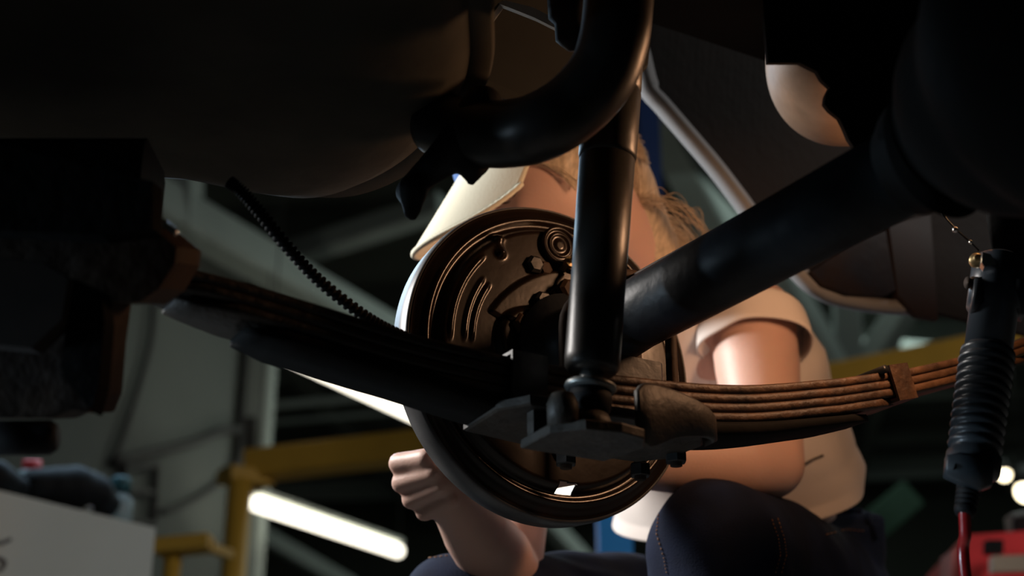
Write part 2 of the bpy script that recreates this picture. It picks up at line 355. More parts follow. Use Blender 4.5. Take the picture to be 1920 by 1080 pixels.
# lift columns
def column(px0, px1, d, ztop_, m, lab):
    q = P((px0+px1)/2, 1030, d); w = (px1-px0)/F*d
    t = thing('lift_column', lab, 'lift post', V((q.x, q.y, 0)))
    sec = [(-w/2, 0), (w/2, 0), (w/2, .02), (w*.12, .03), (w*.12, .09), (w/2, .1), (w/2, .12), (-w/2, .12)]
    mesh_obj('column_shaft', prism(B(), [V((q.x+a, q.y+b, .02)) for a, b in sec], (0, 0, ztop_)), m, t, False)
    mesh_obj('base_plate', prism(B(), [V((q.x-.2, q.y-.15, 0)), V((q.x+.2, q.y-.15, 0)), V((q.x+.2, q.y+.25, 0)), V((q.x-.2, q.y+.25, 0))], (0, 0, .02)), m, t, False)
    for sx in (-.15, .15): mesh_obj('anchor_bolt', lathe(B(), V((q.x+sx, q.y-.1, .02)), V((q.x+sx, q.y-.1, .05)), [(0, .014), (.02, .014)], 6), ZINC, t, False)
    return t
column(1124, 1187, 3.3, 1.35, BLUE, 'bright blue lift column under the brake plate, left of the knee')
t = thing('post_navy', 'dark navy lift post rising right behind the shock absorber', 'lift post', P(1222, 800, 4.4))
t.name = 'lift_post'
q = P(1222, 300, 4.4)
mesh_obj('post_shaft', prism(B(), [V((q.x-.035, q.y, 0)), V((q.x+.03, q.y, 0)), V((q.x+.03, q.y+.08, 0)), V((q.x-.035, q.y+.08, 0))], (0, 0, 3.2)), BLUED, t, False)
mesh_obj('base_plate', prism(B(), [V((q.x-.15, q.y-.1, 0)), V((q.x+.15, q.y-.1, 0)), V((q.x+.15, q.y+.2, 0)), V((q.x-.15, q.y+.2, 0))], (0, 0, .02)), BLUED, t, False)
# far round lamps
for (px, py, d, r, lab) in [(1883, 890, 9, .036, 'small round glowing lamp right of the work light grip'), (1925, 921, 8.5, .062, 'larger glowing lamp at the right picture edge')]:
    p = P(px, py, d); t = thing('hanging_lamp', lab, 'lamp', p)
    mesh_obj('bulb', ball(B(), p, r, 3), LAMPM, t)
    mesh_obj('lamp_shade', lathe(B(), p+V((0, 0, r*.5)), p+V((0, 0, 1)), [(0, r*2.0), (r*1.2, r*.6), (r*2, r*.5)], 20), DARKO, t)
    mesh_obj('cord', tube(B(), [p+V((0, 0, r*2)), V((p.x, p.y, 4.3))], .006, 6), CONDUIT, t)
# red machine
t = thing('red_machine', 'blurred red machine with a beige panel at lower right', 'machine', V((P(1880, 1060, 3.2).x, P(1880, 1060, 3.2).y, 0)))
q = P(1800, 1003, 3.2); q2 = P(2100, 1000, 3.1); bk = V((.05, .5, 0))
mesh_obj('housing', prism(B(), [V((q.x, q.y, .02)), V((q2.x, q2.y, .02)), V((q2.x, q2.y, q.z)), V((q.x+.01, q.y, q.z))], bk), REDM, t, False)
def rm(px, py, o): return P(px, py, 3.2-o)
mesh_obj('front_panel', prism(B(), [rm(1862, 1042, .10), rm(1990, 1038, .14), rm(1990, 1068, .14), rm(1862, 1072, .10)], (0, .03, 0)), BEIGE, t, False)
mesh_obj('vent_panel', prism(B(), [rm(1851, 1012, .08), rm(1882, 1012, .08), rm(1882, 1036, .08), rm(1851, 1036, .08)], (0, .03, 0)), DARKO, t, False)
mesh_obj('side_flap', prism(B(), [rm(1787, 1030, .0), rm(1798, 1026, .0), rm(1806, 1120, .0), rm(1782, 1120, .0)], (0, .1, 0)), mat('pale_red', (.5, .14, .13), .5), t, False)
t = thing('bench_lamp', 'grey-rimmed dark lamp standing on the red machine', 'lamp', P(1912, 1000, 3.3))
mesh_obj('lamp_rim', prism(B(), [P(1897, 962, 3.3), P(1935, 955, 3.3), P(1935, 1000, 3.3), P(1901, 1000, 3.3)], (.0, .06, 0), .1), ZINC, t, False)
mesh_obj('lamp_face', prism(B(), [P(1905, 969, 3.28), P(1945, 963, 3.28), P(1945, 997, 3.28), P(1907, 997, 3.28)], (.0, .03, 0), .05), DARKO, t, False)
t = thing('green_hoist', 'blurred green slanting arm behind the jeans waistband', 'hoist', V((P(1640, 980, 6).x, P(1640, 980, 6).y, 0)))
mesh_obj('hoist_arm', beam(B(), P(1580, 1035, 6), P(1710, 925, 6.1), .06, .13), GREEN, t, False)
mesh_obj('hoist_post', beam(B(), P(1640, 985, 6.1), V((P(1640, 985, 6.1).x, P(1640, 985, 6.1).y, 0)), .06, .06), GREEN, t, False)
# ================================================================== CAR UNDERSIDE
# floor pan
o = mesh_obj('floor_pan', prism(B(), [CAR(-1.1, -.02, 1.06), CAR(1.1, -.02, 1.06), CAR(1.1, 1.5, 1.06), CAR(-1.1, 1.5, 1.06)], (0, 0, .02)), BLACK, None, False)
tag(o, 'black underside floor of the raised car above everything', 'car floor')
# quarter panel with pale lip
t = thing('quarter_panel', 'dark inner body side with a pale curved lip right of the shock absorber', 'car body', PO(1390, 375, .13))
lip = [(1195, 95), (1213, 165), (1240, 198), (1290, 256), (1340, 315), (1388, 378), (1440, 448), (1505, 522), (1540, 548), (1575, 562), (1640, 574), (1715, 580)]
OFFP = .16
lp = smooth_path([PO(px, py, OFFP) for px, py in lip], 4)
bm = B(); bot = []; top = []
rows = []
for p in lp: rows.append([bm.verts.new(p+V((0, 0, .004))), bm.verts.new(V((p.x, p.y, 1.4))+SX*.03+OX*-.02), bm.verts.new(V((p.x, p.y, 1.4))+SX*.03+OX*0), bm.verts.new(p+V((0, 0, .004))+OX*.01)])
e = lp[-1]+SX*.9; rows.append([bm.verts.new(e+V((0, 0, .004))), bm.verts.new(V((e.x, e.y, 1.4))+OX*-.02), bm.verts.new(V((e.x, e.y, 1.4))), bm.verts.new(e+V((0, 0, .004))+OX*.01)])
for a, b in zip(rows, rows[1:]):
    for i in range(4): bm.faces.new((a[i], a[(i+1) % 4], b[(i+1) % 4], b[i]))
mesh_obj('inner_skin', bm, BODYP, t, False)
bm = B(); rows = []
for i, p in enumerate(lp):
    tt = (lp[min(i+1, len(lp)-1)]-lp[max(i-1, 0)]).normalized(); nn = tt.cross(OX).normalized()
    w = .0066 if i > 4 else .011
    f = OX*-.012
    rows.append([bm.verts.new(p+f-nn*w), bm.verts.new(p+f+nn*w), bm.verts.new(p-f*.8+nn*w), bm.verts.new(p-f*.8-nn*w)])
for a, b in zip(rows, rows[1:]):
    for i in range(4): bm.faces.new((a[i], a[(i+1) % 4], b[(i+1) % 4], b[i]))
bm.faces.new(rows[0][::-1]); bm.faces.new(rows[-1])
mesh_obj('body_lip', bm, LIPW, t, True, 'pale curved edge lip')
mesh_obj('mottled_patch', prism(B(), [PO(px, py, OFFP-.02) for px, py in [(1520, 508), (1600, 455), (1662, 430), (1674, 500), (1682, 545), (1660, 556), (1590, 552), (1545, 535)]], OX*.015, .03), INNER, t, False, 'blue and brown mottled panel')
mesh_obj('red_patch', prism(B(), [PO(px, py, OFFP-.02) for px, py in [(1666, 420), (1745, 400), (1760, 600), (1722, 592), (1684, 555)]], OX*.012, .02), REDP, t, False, 'dull dark red panel')
# strip high between tank and pipe
t = thing('arch_flange', 'pale metal strip of the wheel arch high above the tailpipe', 'car body', P(990, 30, 1.5))
mesh_obj('strip', prism(B(), [P(934, 6, 1.30), P(945, 0, 1.30), P(1000, 14, 1.3), P(1062, 45, 1.3), P(1064, 64, 1.3), P(1000, 32, 1.3)], (.003, .012, .003)), STRIP, t, False)
mesh_obj('strip', prism(B(), [P(913, 32, 1.30), P(934, 6, 1.30), P(937, 8, 1.3), P(918, 35, 1.3)], (.003, .012, .003)), ZINC, t, False)
mesh_obj('rubber_stop', lathe(B(), P(1070, -30, 1.27), P(1078, 85, 1.27), [(0, .022), (.03, .022), (.035, .017), (.05, .017), (.054, .013), (.060, .006)], 24), RUBBER, t)
mesh_obj('clip', tube(B(), smooth_path([P(1104, 0, 1.38), P(1101, 25, 1.38), P(1097, 52, 1.38)], 4), .0022, 8), ZINC, t)
# wheelhouse liner behind
tag(mesh_obj('wheelhouse_liner', prism(B(), [P(1240, -120, 1.50), P(860, -120, 1.46), P(850, 120, 1.46), P(905, 175, 1.46), P(1060, 215, 1.48), P(1110, 215, 1.49), P(1215, 120, 1.50)], (0, .012, .002)), mat('liner_grey', (.013, .014, .011), .85, noisy=.5, nscale=8), None, False), 'dark wheel arch liner seen between fuel tank and tailpipe', 'car body')
# fuel tank
out = [(-.02, .50), (-.02, .91), (-.022, 1.03), (-.04, 1.10), (-.08, 1.19), (-.135, 1.255), (-.19, 1.272), (-.27, 1.235), (-.34, 1.215), (-.46, 1.13), (-.7, 1.0), (-.95, .85), (-.95, .40), (-.5, .35), (-.1, .40)]
pp = smooth_path([V((x, y, 0)) for x, y in out]+[V((*out[0], 0))], 5)[:-1]
cen = V((-.45, .8, 0))
def kring(bm, k, z): return [bm.verts.new(V((cen.x+(p.x-cen.x)*k, cen.y+(p.y-cen.y)*k, z))) for p in pp]
def ring(bm, k, z, off=0):
    r = []
    n = len(pp)
    for i, p in enumerate(pp):
        tt = (pp[(i+1) % n]-pp[i-1]).normalized(); nn = V((tt.y, -tt.x, 0))
        if nn.dot(p-cen) < 0: nn = -nn
        r.append(bm.verts.new(V((p.x, p.y, z))+nn*off))
    return r
bm = B(); rs = [kring(bm, .001, .720), kring(bm, .4, .720), kring(bm, .74, .722), kring(bm, .84, .728), kring(bm, .92, .742), kring(bm, .965, .760), kring(bm, .975, .772), kring(bm, .94, 1.05)]
for a, b in zip(rs, rs[1:]):
    for i in range(len(a)): bm.faces.new((a[i], a[(i+1) % len(a)], b[(i+1) % len(a)], b[i]))
bm.faces.new(rs[0][::-1]); bm.faces.new(rs[-1]); bmesh.ops.recalc_face_normals(bm, faces=bm.faces)
t = thing('fuel_tank', 'large dark brown fuel tank filling the upper left', 'fuel tank', V((-.4, .9, .72)))
mesh_obj('tank_shell', bm, TANK, t)
bm = B(); rs = [ring(bm, 1, .765, -.02), ring(bm, 1, .762, .003), ring(bm, 1, .768, .006), ring(bm, 1, .771, .003), ring(bm, 1, .772, -.02)]
for a, b in zip(rs, rs[1:]):
    for i in range(len(a)): bm.faces.new((a[i], a[(i+1) % len(a)], b[(i+1) % len(a)], b[i]))
bmesh.ops.recalc_face_normals(bm, faces=bm.faces)
mesh_obj('seam_flange', bm, TANK, t)
# hanger rubber and bracket lumps between tank and pipe
bm = B()
caps(bm, [(P(905, 200, 1.17), .018), (P(875, 262, 1.17), .022), (P(835, 295, 1.18), .016), (P(795, 328, 1.19), .012), (P(765, 360, 1.19), .011)])
caps(bm, [(P(775, 355, 1.18), .013), (P(772, 398, 1.18), .0075)])
caps(bm, [(P(885, 300, 1.17), .016), (P(884, 338, 1.17), .0055)])
caps(bm, [(P(900, 190, 1.17), .014), (P(935, 250, 1.17), .022), (P(900, 285, 1.17), .014)])
tag(fuse('exhaust_hanger', bm, RUBBER, .004, None, 3), 'black rubber exhaust hanger and bracket between fuel tank and tailpipe', 'hanger')
# tailpipe
pth = smooth_path([P(820, 232, 1.22), P(900, 250, 1.17), P(960, 250, 1.14), P(1015, 237, 1.12), P(1078, 198, 1.12), P(1128, 140, 1.12), P(1152, 70, 1.12), P(1160, -10, 1.13), P(1160, -90, 1.14)], 10)
t = thing('tailpipe', 'thick dark exhaust tailpipe arching over in front of the shock absorber', 'exhaust pipe', pth[40])
mesh_obj('pipe', tube(B(), pth, .0275, 40), PIPE, t)
# shock absorber
Bs = P(1109, 698, 1.15); Ts = V((.0930, 1.100, .83)); L = (Ts-Bs).length; up = (Ts-Bs).normalized()
t = thing('shock_absorber', 'dark upright cylindrical shock absorber in front of the brake plate', 'shock absorber', Bs)
mesh_obj('lower_tube', lathe(B(), Bs, Ts, [(-.001, .010), (0, .019), (.004, .0222), (.012, .0228), (.10, .0232), (.23, .0245)], 56), SHOCK, t)
mesh_obj('dust_cover', lathe(B(), Bs, Ts, [(.195, .0243), (.2, .0252), (.262, .0256), (.263, .0248), (.266, .0248), (.267, .0256), (L, .0256)], 56), SHOCK, t)
mesh_obj('stud', lathe(B(), Bs-up*.05, Bs, [(0, .006), (.035, .006), (.036, .009), (.051, .010)], 20), ZINC, t)
mesh_obj('washer', lathe(B(), Bs-up*.0165, Bs, [(0, .0195), (.003, .0215), (.006, .0205), (.0078, .013)], 36), ZINC, t, label='pale domed washer')
mesh_obj('bushing', lathe(B(), Bs-up*.036, Bs, [(0, .014), (.004, .0175), (.012, .0185), (.0195, .0175)], 32), RUBBER, t)
# axle
Dz = D.z; AxS = D+OX*.0; AxE = D+AX*.62
t = thing('axle_housing', 'thick dark axle tube running up right from the brake plate', 'axle', D+AX*.3)
mesh_obj('axle_tube', lathe(B(), D+AX*.01, AxE, [(0, .03), (.012, .056), (.02, .058), (.026, .042), (.05, .036), (.10, .0345), (.13, .0325), (.60, .0325)], 56), AXM, t)
dc = D+AX*.66+V((0, 0, .01))
bm = B(); ball(bm, dc, .12, 4, (1, .85, 1)); caps(bm, [(dc-AX*.07, .085), (dc-AX*.155, .040)])
mesh_obj_ = fuse('differential', bm, BLACK, .006, t, 4, label='black bulging differential')
mesh_obj('tube_collar', lathe(B(), AxE-AX*.14, AxE, [(0, .033), (.003, .037), (.02, .039), (.03, .05)], 48), BLACK, t)
# muffler
mc = P(1612, 88, 1.50)
t = thing('muffler', 'rounded muffler end glowing copper in the lamp light at upper right', 'muffler', mc)
x_, y_, z_ = frame(V((.55, .80, .10)))
bm = B(); ball(bm, mc, .094, 5, (1.0, 1.0, 1.5), (V((.98, .1, .15)).normalized(), V((-.15, 0, .98)), V((-.1, 1, 0))))
mesh_obj('shell', bm, mat('muffler_steel', (.26, .17, .11), .5, metal=.2, noisy=.3, nscale=20, bump=.4, bscale=40), t)
mesh_obj('outlet_pipe', tube(B(), [mc+V((.05, .02, .02)), mc+V((.4, .2, .02))], .03, 24), PIPE, t)
# ragged bracket before the muffler
jag = [(1500, 118), (1532, 134), (1541, 150), (1556, 164), (1548, 180), (1546, 195), (1556, 208), (1574, 222), (1583, 240), (1592, 262), (1640, 330), (1760, 330), (1760, -60), (1425, -60), (1440, 118)]
tag(mesh_obj('torn_heat_shield', prism(B(), [P(px, py, 1.16) for px, py in jag], (.0, .01, .004)), BLACK, None, False), 'black ragged-edged heat shield partly covering the muffler', 'heat shield')
# leaf spring
Sc = CAR(0, 0, 0); seat = V((.089, 1.194, 0))
zk = [(-.50, .545), (-.408, .540), (-.323, .533), (-.213, .521), (-.10, .517), (0, .520), (.12, .532), (.24, .558), (.338, .585), (.42, .613), (.504, .645), (.60, .686)]
def zs(s):
    for (a, za), (b, zb) in zip(zk, zk[1:]):
        if a <= s <= b: t_ = (s-a)/(b-a); break
    i = zk.index((a, za)); p0 = zk[max(i-1, 0)][1]; p3 = zk[min(i+2, len(zk)-1)][1]
    return .5*(2*za+(zb-p0)*t_+(2*p0-5*za+4*zb-p3)*t_**2+(3*za-p0-3*zb+p3)*t_**3)
def spt(s, a=0, dz=0): return V((seat.x+SX.x*s+AX.x*a, seat.y+SX.y*s+AX.y*a, zs(s)+dz))
sp = thing('leaf_spring', 'rusty stacked leaf spring sweeping across under the axle', 'leaf spring', spt(0))
def leaf(s0, s1, dz, th, w, m, taper=.02, lab=None):
    bm = B(); rows = []; n = 60
    for i in range(n+1):
        s = s0+(s1-s0)*i/n; ww = w*(1 if min(i, n-i) > 2 else .55+.15*min(i, n-i)); tt = th
        if min(s-s0, s1-s) < taper: tt = th*(.55+.45*min(s-s0, s1-s)/taper)
        c = spt(s, 0, dz(s) if callable(dz) else dz); e = spt(min(s+.01, .6)); f_ = spt(max(s-.01, -.5)); tg = (e-f_).normalized(); nn = AX.cross(tg).normalized()
        if nn.z < 0: nn = -nn
        j = noise.noise(V((s*40, th*900, 0)))*.0006; b_ = tt*.3; h = ww/2
        sec = [(-h+b_*.5, -tt/2), (h-b_*.5, -tt/2), (h, -tt/2+b_), (h, tt/2-b_), (h-b_*.5, tt/2), (-h+b_*.5, tt/2), (-h, tt/2-b_), (-h, -tt/2+b_)]
        rows.append([bm.verts.new(c+AX*(x+j)+nn*(y+tt*0)) for x, y in sec])
    for a, b in zip(rows, rows[1:]):
        for i in range(8): bm.faces.new((a[i], a[(i+1) % 8], b[(i+1) % 8], b[i]))
    bm.faces.new(rows[0][::-1]); bm.faces.new(rows[-1]); bmesh.ops.recalc_face_normals(bm, faces=bm.faces)
    return mesh_obj('leaf', bm, m, sp, True, lab)
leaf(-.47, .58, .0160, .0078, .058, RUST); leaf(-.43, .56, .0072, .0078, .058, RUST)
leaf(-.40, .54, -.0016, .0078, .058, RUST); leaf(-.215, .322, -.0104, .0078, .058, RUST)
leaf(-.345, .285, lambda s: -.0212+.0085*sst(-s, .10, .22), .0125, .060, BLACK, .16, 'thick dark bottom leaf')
def band(s, a0, a1, z0, z1, w, m, name, lab=None):
    bm = B(); c = spt(s); tg = (spt(s+.01)-spt(s-.01)).normalized(); nn = AX.cross(tg).normalized()
    if nn.z < 0: nn = -nn
    loop = [(a0, z0), (a1, z0), (a1, z1), (a0, z1)]; t_ = .003
    rows = []
    for (aa, zz), (da, dz) in zip(loop, [(-1, -1), (1, -1), (1, 1), (-1, 1)]):
        o_ = c+AX*(aa+da*t_)+nn*(zz+dz*t_); i_ = c+AX*aa+nn*zz
        rows.append([bm.verts.new(o_-tg*w/2), bm.verts.new(o_+tg*w/2), bm.verts.new(i_+tg*w/2), bm.verts.new(i_-tg*w/2)])
    for k in range(4):
        a, b = rows[k], rows[(k+1) % 4]
        for i in range(4): bm.faces.new((a[i], a[(i+1) % 4], b[(i+1) % 4], b[i]))
    bmesh.ops.recalc_face_normals(bm, faces=bm.faces); return mesh_obj(name, bm, m, sp, False, lab)
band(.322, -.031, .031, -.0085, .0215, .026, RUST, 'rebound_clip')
mesh_obj('clip_bolt', lathe(B(), spt(.297, -.035, .022), spt(.297, .035, .022), [(0, .004), (.07, .004)], 12), BLKM, sp)
band(-.105, -.031, .031, -.0135, .0215, .034, BLKM, 'rebound_clip', 'black clip band left of the shock absorber')
mesh_obj('centre_bolt', lathe(B(), spt(-.02, 0, -.045), spt(-.02, 0, .0), [(0, .008), (.02, .008)], 6), BLKM, sp)
mesh_obj('spring_eye', lathe(B(), spt(-.475, -.031, .01), spt(-.475, .031, .01), [(0, .021), (.002, .024), (.060, .024), (.062, .021)], 32), RUSTD, sp)
# U-bolts round axle
for i, (off, lab) in enumerate([(-.008, 'inboard steel U-bolt clamping the axle to the spring'), (-.064, 'outboard steel U-bolt nearer the brake plate')]):
    base = seat+AX*off; aa = (base-D).dot(AX); cx = D+AX*aa; w = .0405
    ps = [V((cx.x, cx.y, .478))+SX*w, V((cx.x, cx.y, .55))+SX*w, V((cx.x, cx.y, Dz))+SX*w]
    for k in range(1, 12):
        an = math.pi*k/12; ps.append(V((cx.x, cx.y, Dz))+SX*w*math.cos(an)+V((0, 0, w*math.sin(an))))
    ps += [V((cx.x, cx.y, Dz))-SX*w, V((cx.x, cx.y, .55))-SX*w, V((cx.x, cx.y, .478))-SX*w]
    t = thing('u_bolt', lab, 'U-bolt', V((cx.x, cx.y, .48)), 'U-bolts on the axle')
    mesh_obj('bolt_rod', tube(B(), ps, .0055, 14), RUSTD, t)
    for sg in (-1, 1):
        q = V((cx.x, cx.y, .481))+SX*w*sg
        mesh_obj('nut', lathe(B(), q, q+V((0, 0, .01)), [(0, .009), (.001, .010), (.011, .010), (.012, .009)], 6), BLKM, t, False)
mesh_obj('spring_seat', beam(B(), CAR(.0, .115, .549), CAR(.0, .115, .572), .05, .06, SX), BLKM, bpy.data.objects['axle_housing'], False)
# spring plate
def SP(s, a, z): return V((seat.x+SX.x*s+AX.x*a, seat.y+SX.y*s+AX.y*a, z))
FORG = mat('forged_plate_steel', (.060, .048, .038), .55, metal=.1, noisy=.45, nscale=30, bump=.8, bscale=80)
t = thing('spring_plate', 'forged dark spring plate carrying the shock absorber foot', 'spring plate', SP(0, 0, .49))
bm = B(); prism(bm, [SP(s, a, .488) for s, a in [(-.13, -.035), (-.05, -.05), (.055, -.045), (.074, -.02), (.074, .028), (.056, .05), (.02, .062), (-.03, .066), (-.12, .058), (-.135, .03)]], (0, 0, .009), .02)
mesh_obj('plate', bm, FORG, t, False)
mesh_obj('shock_tab', prism(B(), [SP(s, a, .458) for s, a in [(-.115, .035), (-.035, .035), (-.030, .085), (-.045, .108), (-.07, .114), (-.1, .108), (-.118, .085)]], (0, 0, .008), .02), FORG, t, False)
mesh_obj('web', beam(B(), SP(-.11, .042, .4755), SP(-.04, .042, .4755), .010, .030), FORG, t, False)
def fl(pts, z0, z1, th):
    bm = B(); rows = []
    P3 = smooth_path([SP(s, a, 0) for s, a, _, _ in pts], 6); Z0 = smooth_path([V((z, 0, 0)) for _, _, z, _ in pts], 6); Z1 = smooth_path([V((z, 0, 0)) for _, _, _, z in pts], 6)
    for p, a, b in zip(P3, Z0, Z1):
        o_ = AX*th
        rows.append([bm.verts.new(V((p.x, p.y, a.x))+o_), bm.verts.new(V((p.x, p.y, b.x-.003))+o_), bm.verts.new(V((p.x, p.y, b.x))+o_*.6), bm.verts.new(V((p.x, p.y, b.x))), bm.verts.new(V((p.x, p.y, a.x)))])
    for a, b in zip(rows, rows[1:]):
        for i in range(5): bm.faces.new((a[i], a[(i+1) % 5], b[(i+1) % 5], b[i]))
    bm.faces.new(rows[0][::-1]); bm.faces.new(rows[-1]); bmesh.ops.recalc_face_normals(bm, faces=bm.faces); return bm
mesh_obj('side_flange', fl([(.074, .03, .487, .500), (.066, .052, .485, .506), (.045, .064, .483, .512), (.01, .070, .475, .517), (-.02, .073, .463, .517), (-.032, .077, .480, .508)], 0, 0, .007), FORG, t)
bm = B(); lathe(bm, SP(-.108, .088, .464), SP(-.108, .088, .53), [(0, .012), (.018, .0125), (.026, .009), (.028, .004)], 28)
mesh_obj('ear', bm, FORG, t)
lathe_b = SP(-.073, .085, .488)
mesh_obj('cup', lathe(B(), Bs-up*.052, Bs, [(0, .017), (.002, .020), (.009, .020), (.016, .016)], 32), FORG, t)
# ribbed brake hose / flex line
hp = smooth_path([P(428, 340, 1.14), P(452, 358, 1.14), P(490, 402, 1.15), P(545, 470, 1.17), P(605, 532, 1.19), P(680, 590, 1.21), P(735, 622, 1.23), P(800, 650, 1.26)], 30)
rr = [.0046+.0011*(1 if (i//2) % 2 else -1) for i in range(len(hp))]
tag(mesh_obj('ribbed_hose', tube(B(), hp, rr, 12), BLACK), 'dark ribbed flexible line hanging from fuel tank to brake plate', 'hose')
# frame rail and hanger at left
t = thing('frame_rail', 'black frame rail end at left below the fuel tank', 'car frame', P(200, 360, 1.0))
e0 = P(284, 372, 1.10)
mesh_obj('rail', beam(B(), e0+V((0, 0, 0)), e0-V((.6, 0, 0)), .07, .075), BLACK, t, False)
mesh_obj('bolt', lathe(B(), P(296, 420, 1.0), P(335, 447, 1.0), [(0, .005), (.004, .0062), (.0055, .0045), (.007, .006), (.0085, .0045), (.010, .006), (.0115, .0045), (.013, .0055), (.0155, .004)], 16), STEEL, t, label='shiny threaded bolt end')
t = thing('spring_hanger', 'dark rusty spring hanger bracket at the left picture edge', 'bracket', P(150, 620, .98))
hang = [(-80, 432), (200, 436), (290, 425), (333, 462), (330, 492), (300, 540), (262, 566), (196, 566), (186, 640), (178, 740), (164, 775), (132, 770), (96, 786), (-80, 786)]
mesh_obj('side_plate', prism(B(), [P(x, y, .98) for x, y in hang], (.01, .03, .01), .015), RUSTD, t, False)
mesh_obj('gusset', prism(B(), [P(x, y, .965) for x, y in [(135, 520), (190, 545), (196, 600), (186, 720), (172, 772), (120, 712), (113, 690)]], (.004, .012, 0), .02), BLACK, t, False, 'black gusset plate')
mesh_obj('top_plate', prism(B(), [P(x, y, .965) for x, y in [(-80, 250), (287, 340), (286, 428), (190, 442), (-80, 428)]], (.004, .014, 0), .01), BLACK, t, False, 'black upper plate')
mesh_obj('lower_cover', prism(B(), [P(x, y, .96) for x, y in [(-80, 470), (80, 490), (130, 520), (118, 600), (60, 655), (-80, 640)]], (.004, .012, 0), .03), mat('hanger_dark_brown', (.030, .018, .012), .8, noisy=.4), t, False)  # cover in a darker mottled brown
bm = B(); lathe(bm, P(-60, 822, .97), P(108, 820, .97), [(0, .010), (.002, .012), (.056, .012), (.0605, .009)], 24)
mesh_obj('shackle_bushing', bm, RUBBER, t)
for (px, py) in [(270, 545), (350, 490)]:
    mesh_obj('shackle_bolt', lathe(B(), P(px-6, py+6, 1.02), P(px+8, py-8, 1.02), [(0, .004), (.006, .004)], 8), ZINC if px < 300 else BLKM, t)
# ================================================================== BRAKE BACKING PLATE
R = .1605
def Bp(r, th, h=0): return D+SX*(r*math.cos(th))+V((0, 0, r*math.sin(th)))+AX*h      # h: towards the camera side
def pol(px, py):
    c = V((0, 0, CZ)); q = P(px, py, 1)-c; p = c+q*((D-c).dot(AX)/q.dot(AX))-D
    return math.hypot(p.dot(SX), p.z), math.atan2(p.z, p.dot(SX))
b1 = [pol(*p) for p in [(925, 450), (928, 483)]]; slot = pol(1055, 918)
def hgt(r, th):
    h = 0
    q = r/R
    h += .010*(1-sst(q, .80, .86)) + .0045*math.exp(-((q-.905)/.018)**2)
    h -= .004*sst(q, .93, .99)
    deg = math.degrees(th) % 360
    for rc, a0, a1, w in ((.775, 134, 184, .011), (.68, 143, 183, .010), (.63, 143, 183, .010)):
        k = sst(deg, a0, a0+6)*(1-sst(deg, a1-6, a1)); h += .0035*k*math.exp(-((q-rc)/w)**2)
    # raised hub pad with scalloped edge
    edge = .40+.06*math.sin(2*th+.6)+.035*math.sin(5*th)
    h += .009*(1-sst(q, edge, edge+.05))
    edge2 = .60-.10*abs(math.sin(1.5*(th-1.2)))
    if 60 < deg < 160: h += .004*(1-sst(q, edge2, edge2+.03))
    x = r*math.cos(th); z = r*math.sin(th)
    for rb, tb in b1:
        d = math.hypot(x-rb*math.cos(tb), z-rb*math.sin(tb)); h += .005*math.exp(-(d/.004)**2)
    (ra, ta), (rb, tb) = b1
    ax_, az, bx, bz = ra*math.cos(ta), ra*math.sin(ta), rb*math.cos(tb), rb*math.sin(tb)
    k = max(0, min(1, ((x-ax_)*(bx-ax_)+(z-az)*(bz-az))/((bx-ax_)**2+(bz-az)**2))); d = math.hypot(x-ax_-k*(bx-ax_), z-az-k*(bz-az))
    h += .002*math.exp(-(d/.003)**2)
    return h
bpl = thing('brake_backing_plate', 'large round oily brown brake backing plate facing the camera', 'brake plate', D)
bm = B(); NR, NT = 110, 360; grid = []
for i in range(NR+1):
    r = .018+(R-.018)*i/NR
    grid.append([bm.verts.new(Bp(r, 2*math.pi*k/NT, hgt(r, 2*math.pi*k/NT))) for k in range(NT)])
sx_, sz_ = slot[0]*math.cos(slot[1]), slot[0]*math.sin(slot[1])
for i in range(NR):
    for k in range(NT):
        r = .018+(R-.018)*(i+.5)/NR; th = 2*math.pi*(k+.5)/NT
        x, z = r*math.cos(th)-sx_, r*math.sin(th)-sz_
        if abs(x) < .0092 and abs(z) < .0046: continue
        bm.faces.new((grid[i][k], grid[i][(k+1) % NT], grid[i+1][(k+1) % NT], grid[i+1][k]))
o = mesh_obj('plate_face', bm, PLATE, bpl)
sm = o.modifiers.new('s', 'SOLIDIFY'); sm.thickness = .002; sm.offset = 0
bm = B(); rows = []
for (r, h) in [(R-.001, -.004), (R+.0015, -.003), (R+.003, -.006), (R+.0035, -.016), (R+.002, -.034), (R-.001, -.036), (R-.003, -.034), (R-.003, -.006)]:
    rows.append([bm.verts.new(Bp(r, 2*math.pi*k/180, h)) for k in range(180)])
for a, b in zip(rows, rows[1:]+rows[:1]):
    for k in range(180): bm.faces.new((a[k], a[(k+1) % 180], b[(k+1) % 180], b[k]))
bmesh.ops.recalc_face_normals(bm, faces=bm.faces)
mesh_obj('rim', bm, RIMM, bpl, True, 'pale turned-over outer rim')
def boss(px, py, prof, m, name, seg=32, tilt=None):
    r, th = pol(px, py); p = Bp(r, th, hgt(r, th)-.003); return mesh_obj(name, lathe(B(), p, p+(tilt or AX), prof, seg), m, bpl, seg > 12)
boss(1035, 470, [(0, .021), (.008, .021), (.010, .0195), (.010, .0175), (.0080, .0165), (.0080, .0135), (.0095, .0130), (.0095, .0115), (.0080, .0105), (.0080, .006), (.009, .0055), (.009, .003)], PLATE, 'wheel_cylinder_boss', 40)
boss(1045, 514, [(0, .005), (.012, .005), (.013, .0065), (.018, .0065), (.019, .003), (.026, .003)], BRASS, 'bleed_screw', 12, (AX+V((0, 0, .25))).normalized())
boss(1010, 512, [(0, .009), (.006, .009), (.009, .006)], RUSTD, 'bolt', 6)
boss(990, 505, [(0, .010), (.008, .010), (.011, .007)], BLKM, 'bolt', 6)
boss(1040, 560, [(0, .012), (.009, .012), (.012, .008)], RUSTD, 'bolt', 6)
boss(1000, 575, [(0, .010), (.008, .010), (.011, .007)], BLKM, 'bolt', 6)
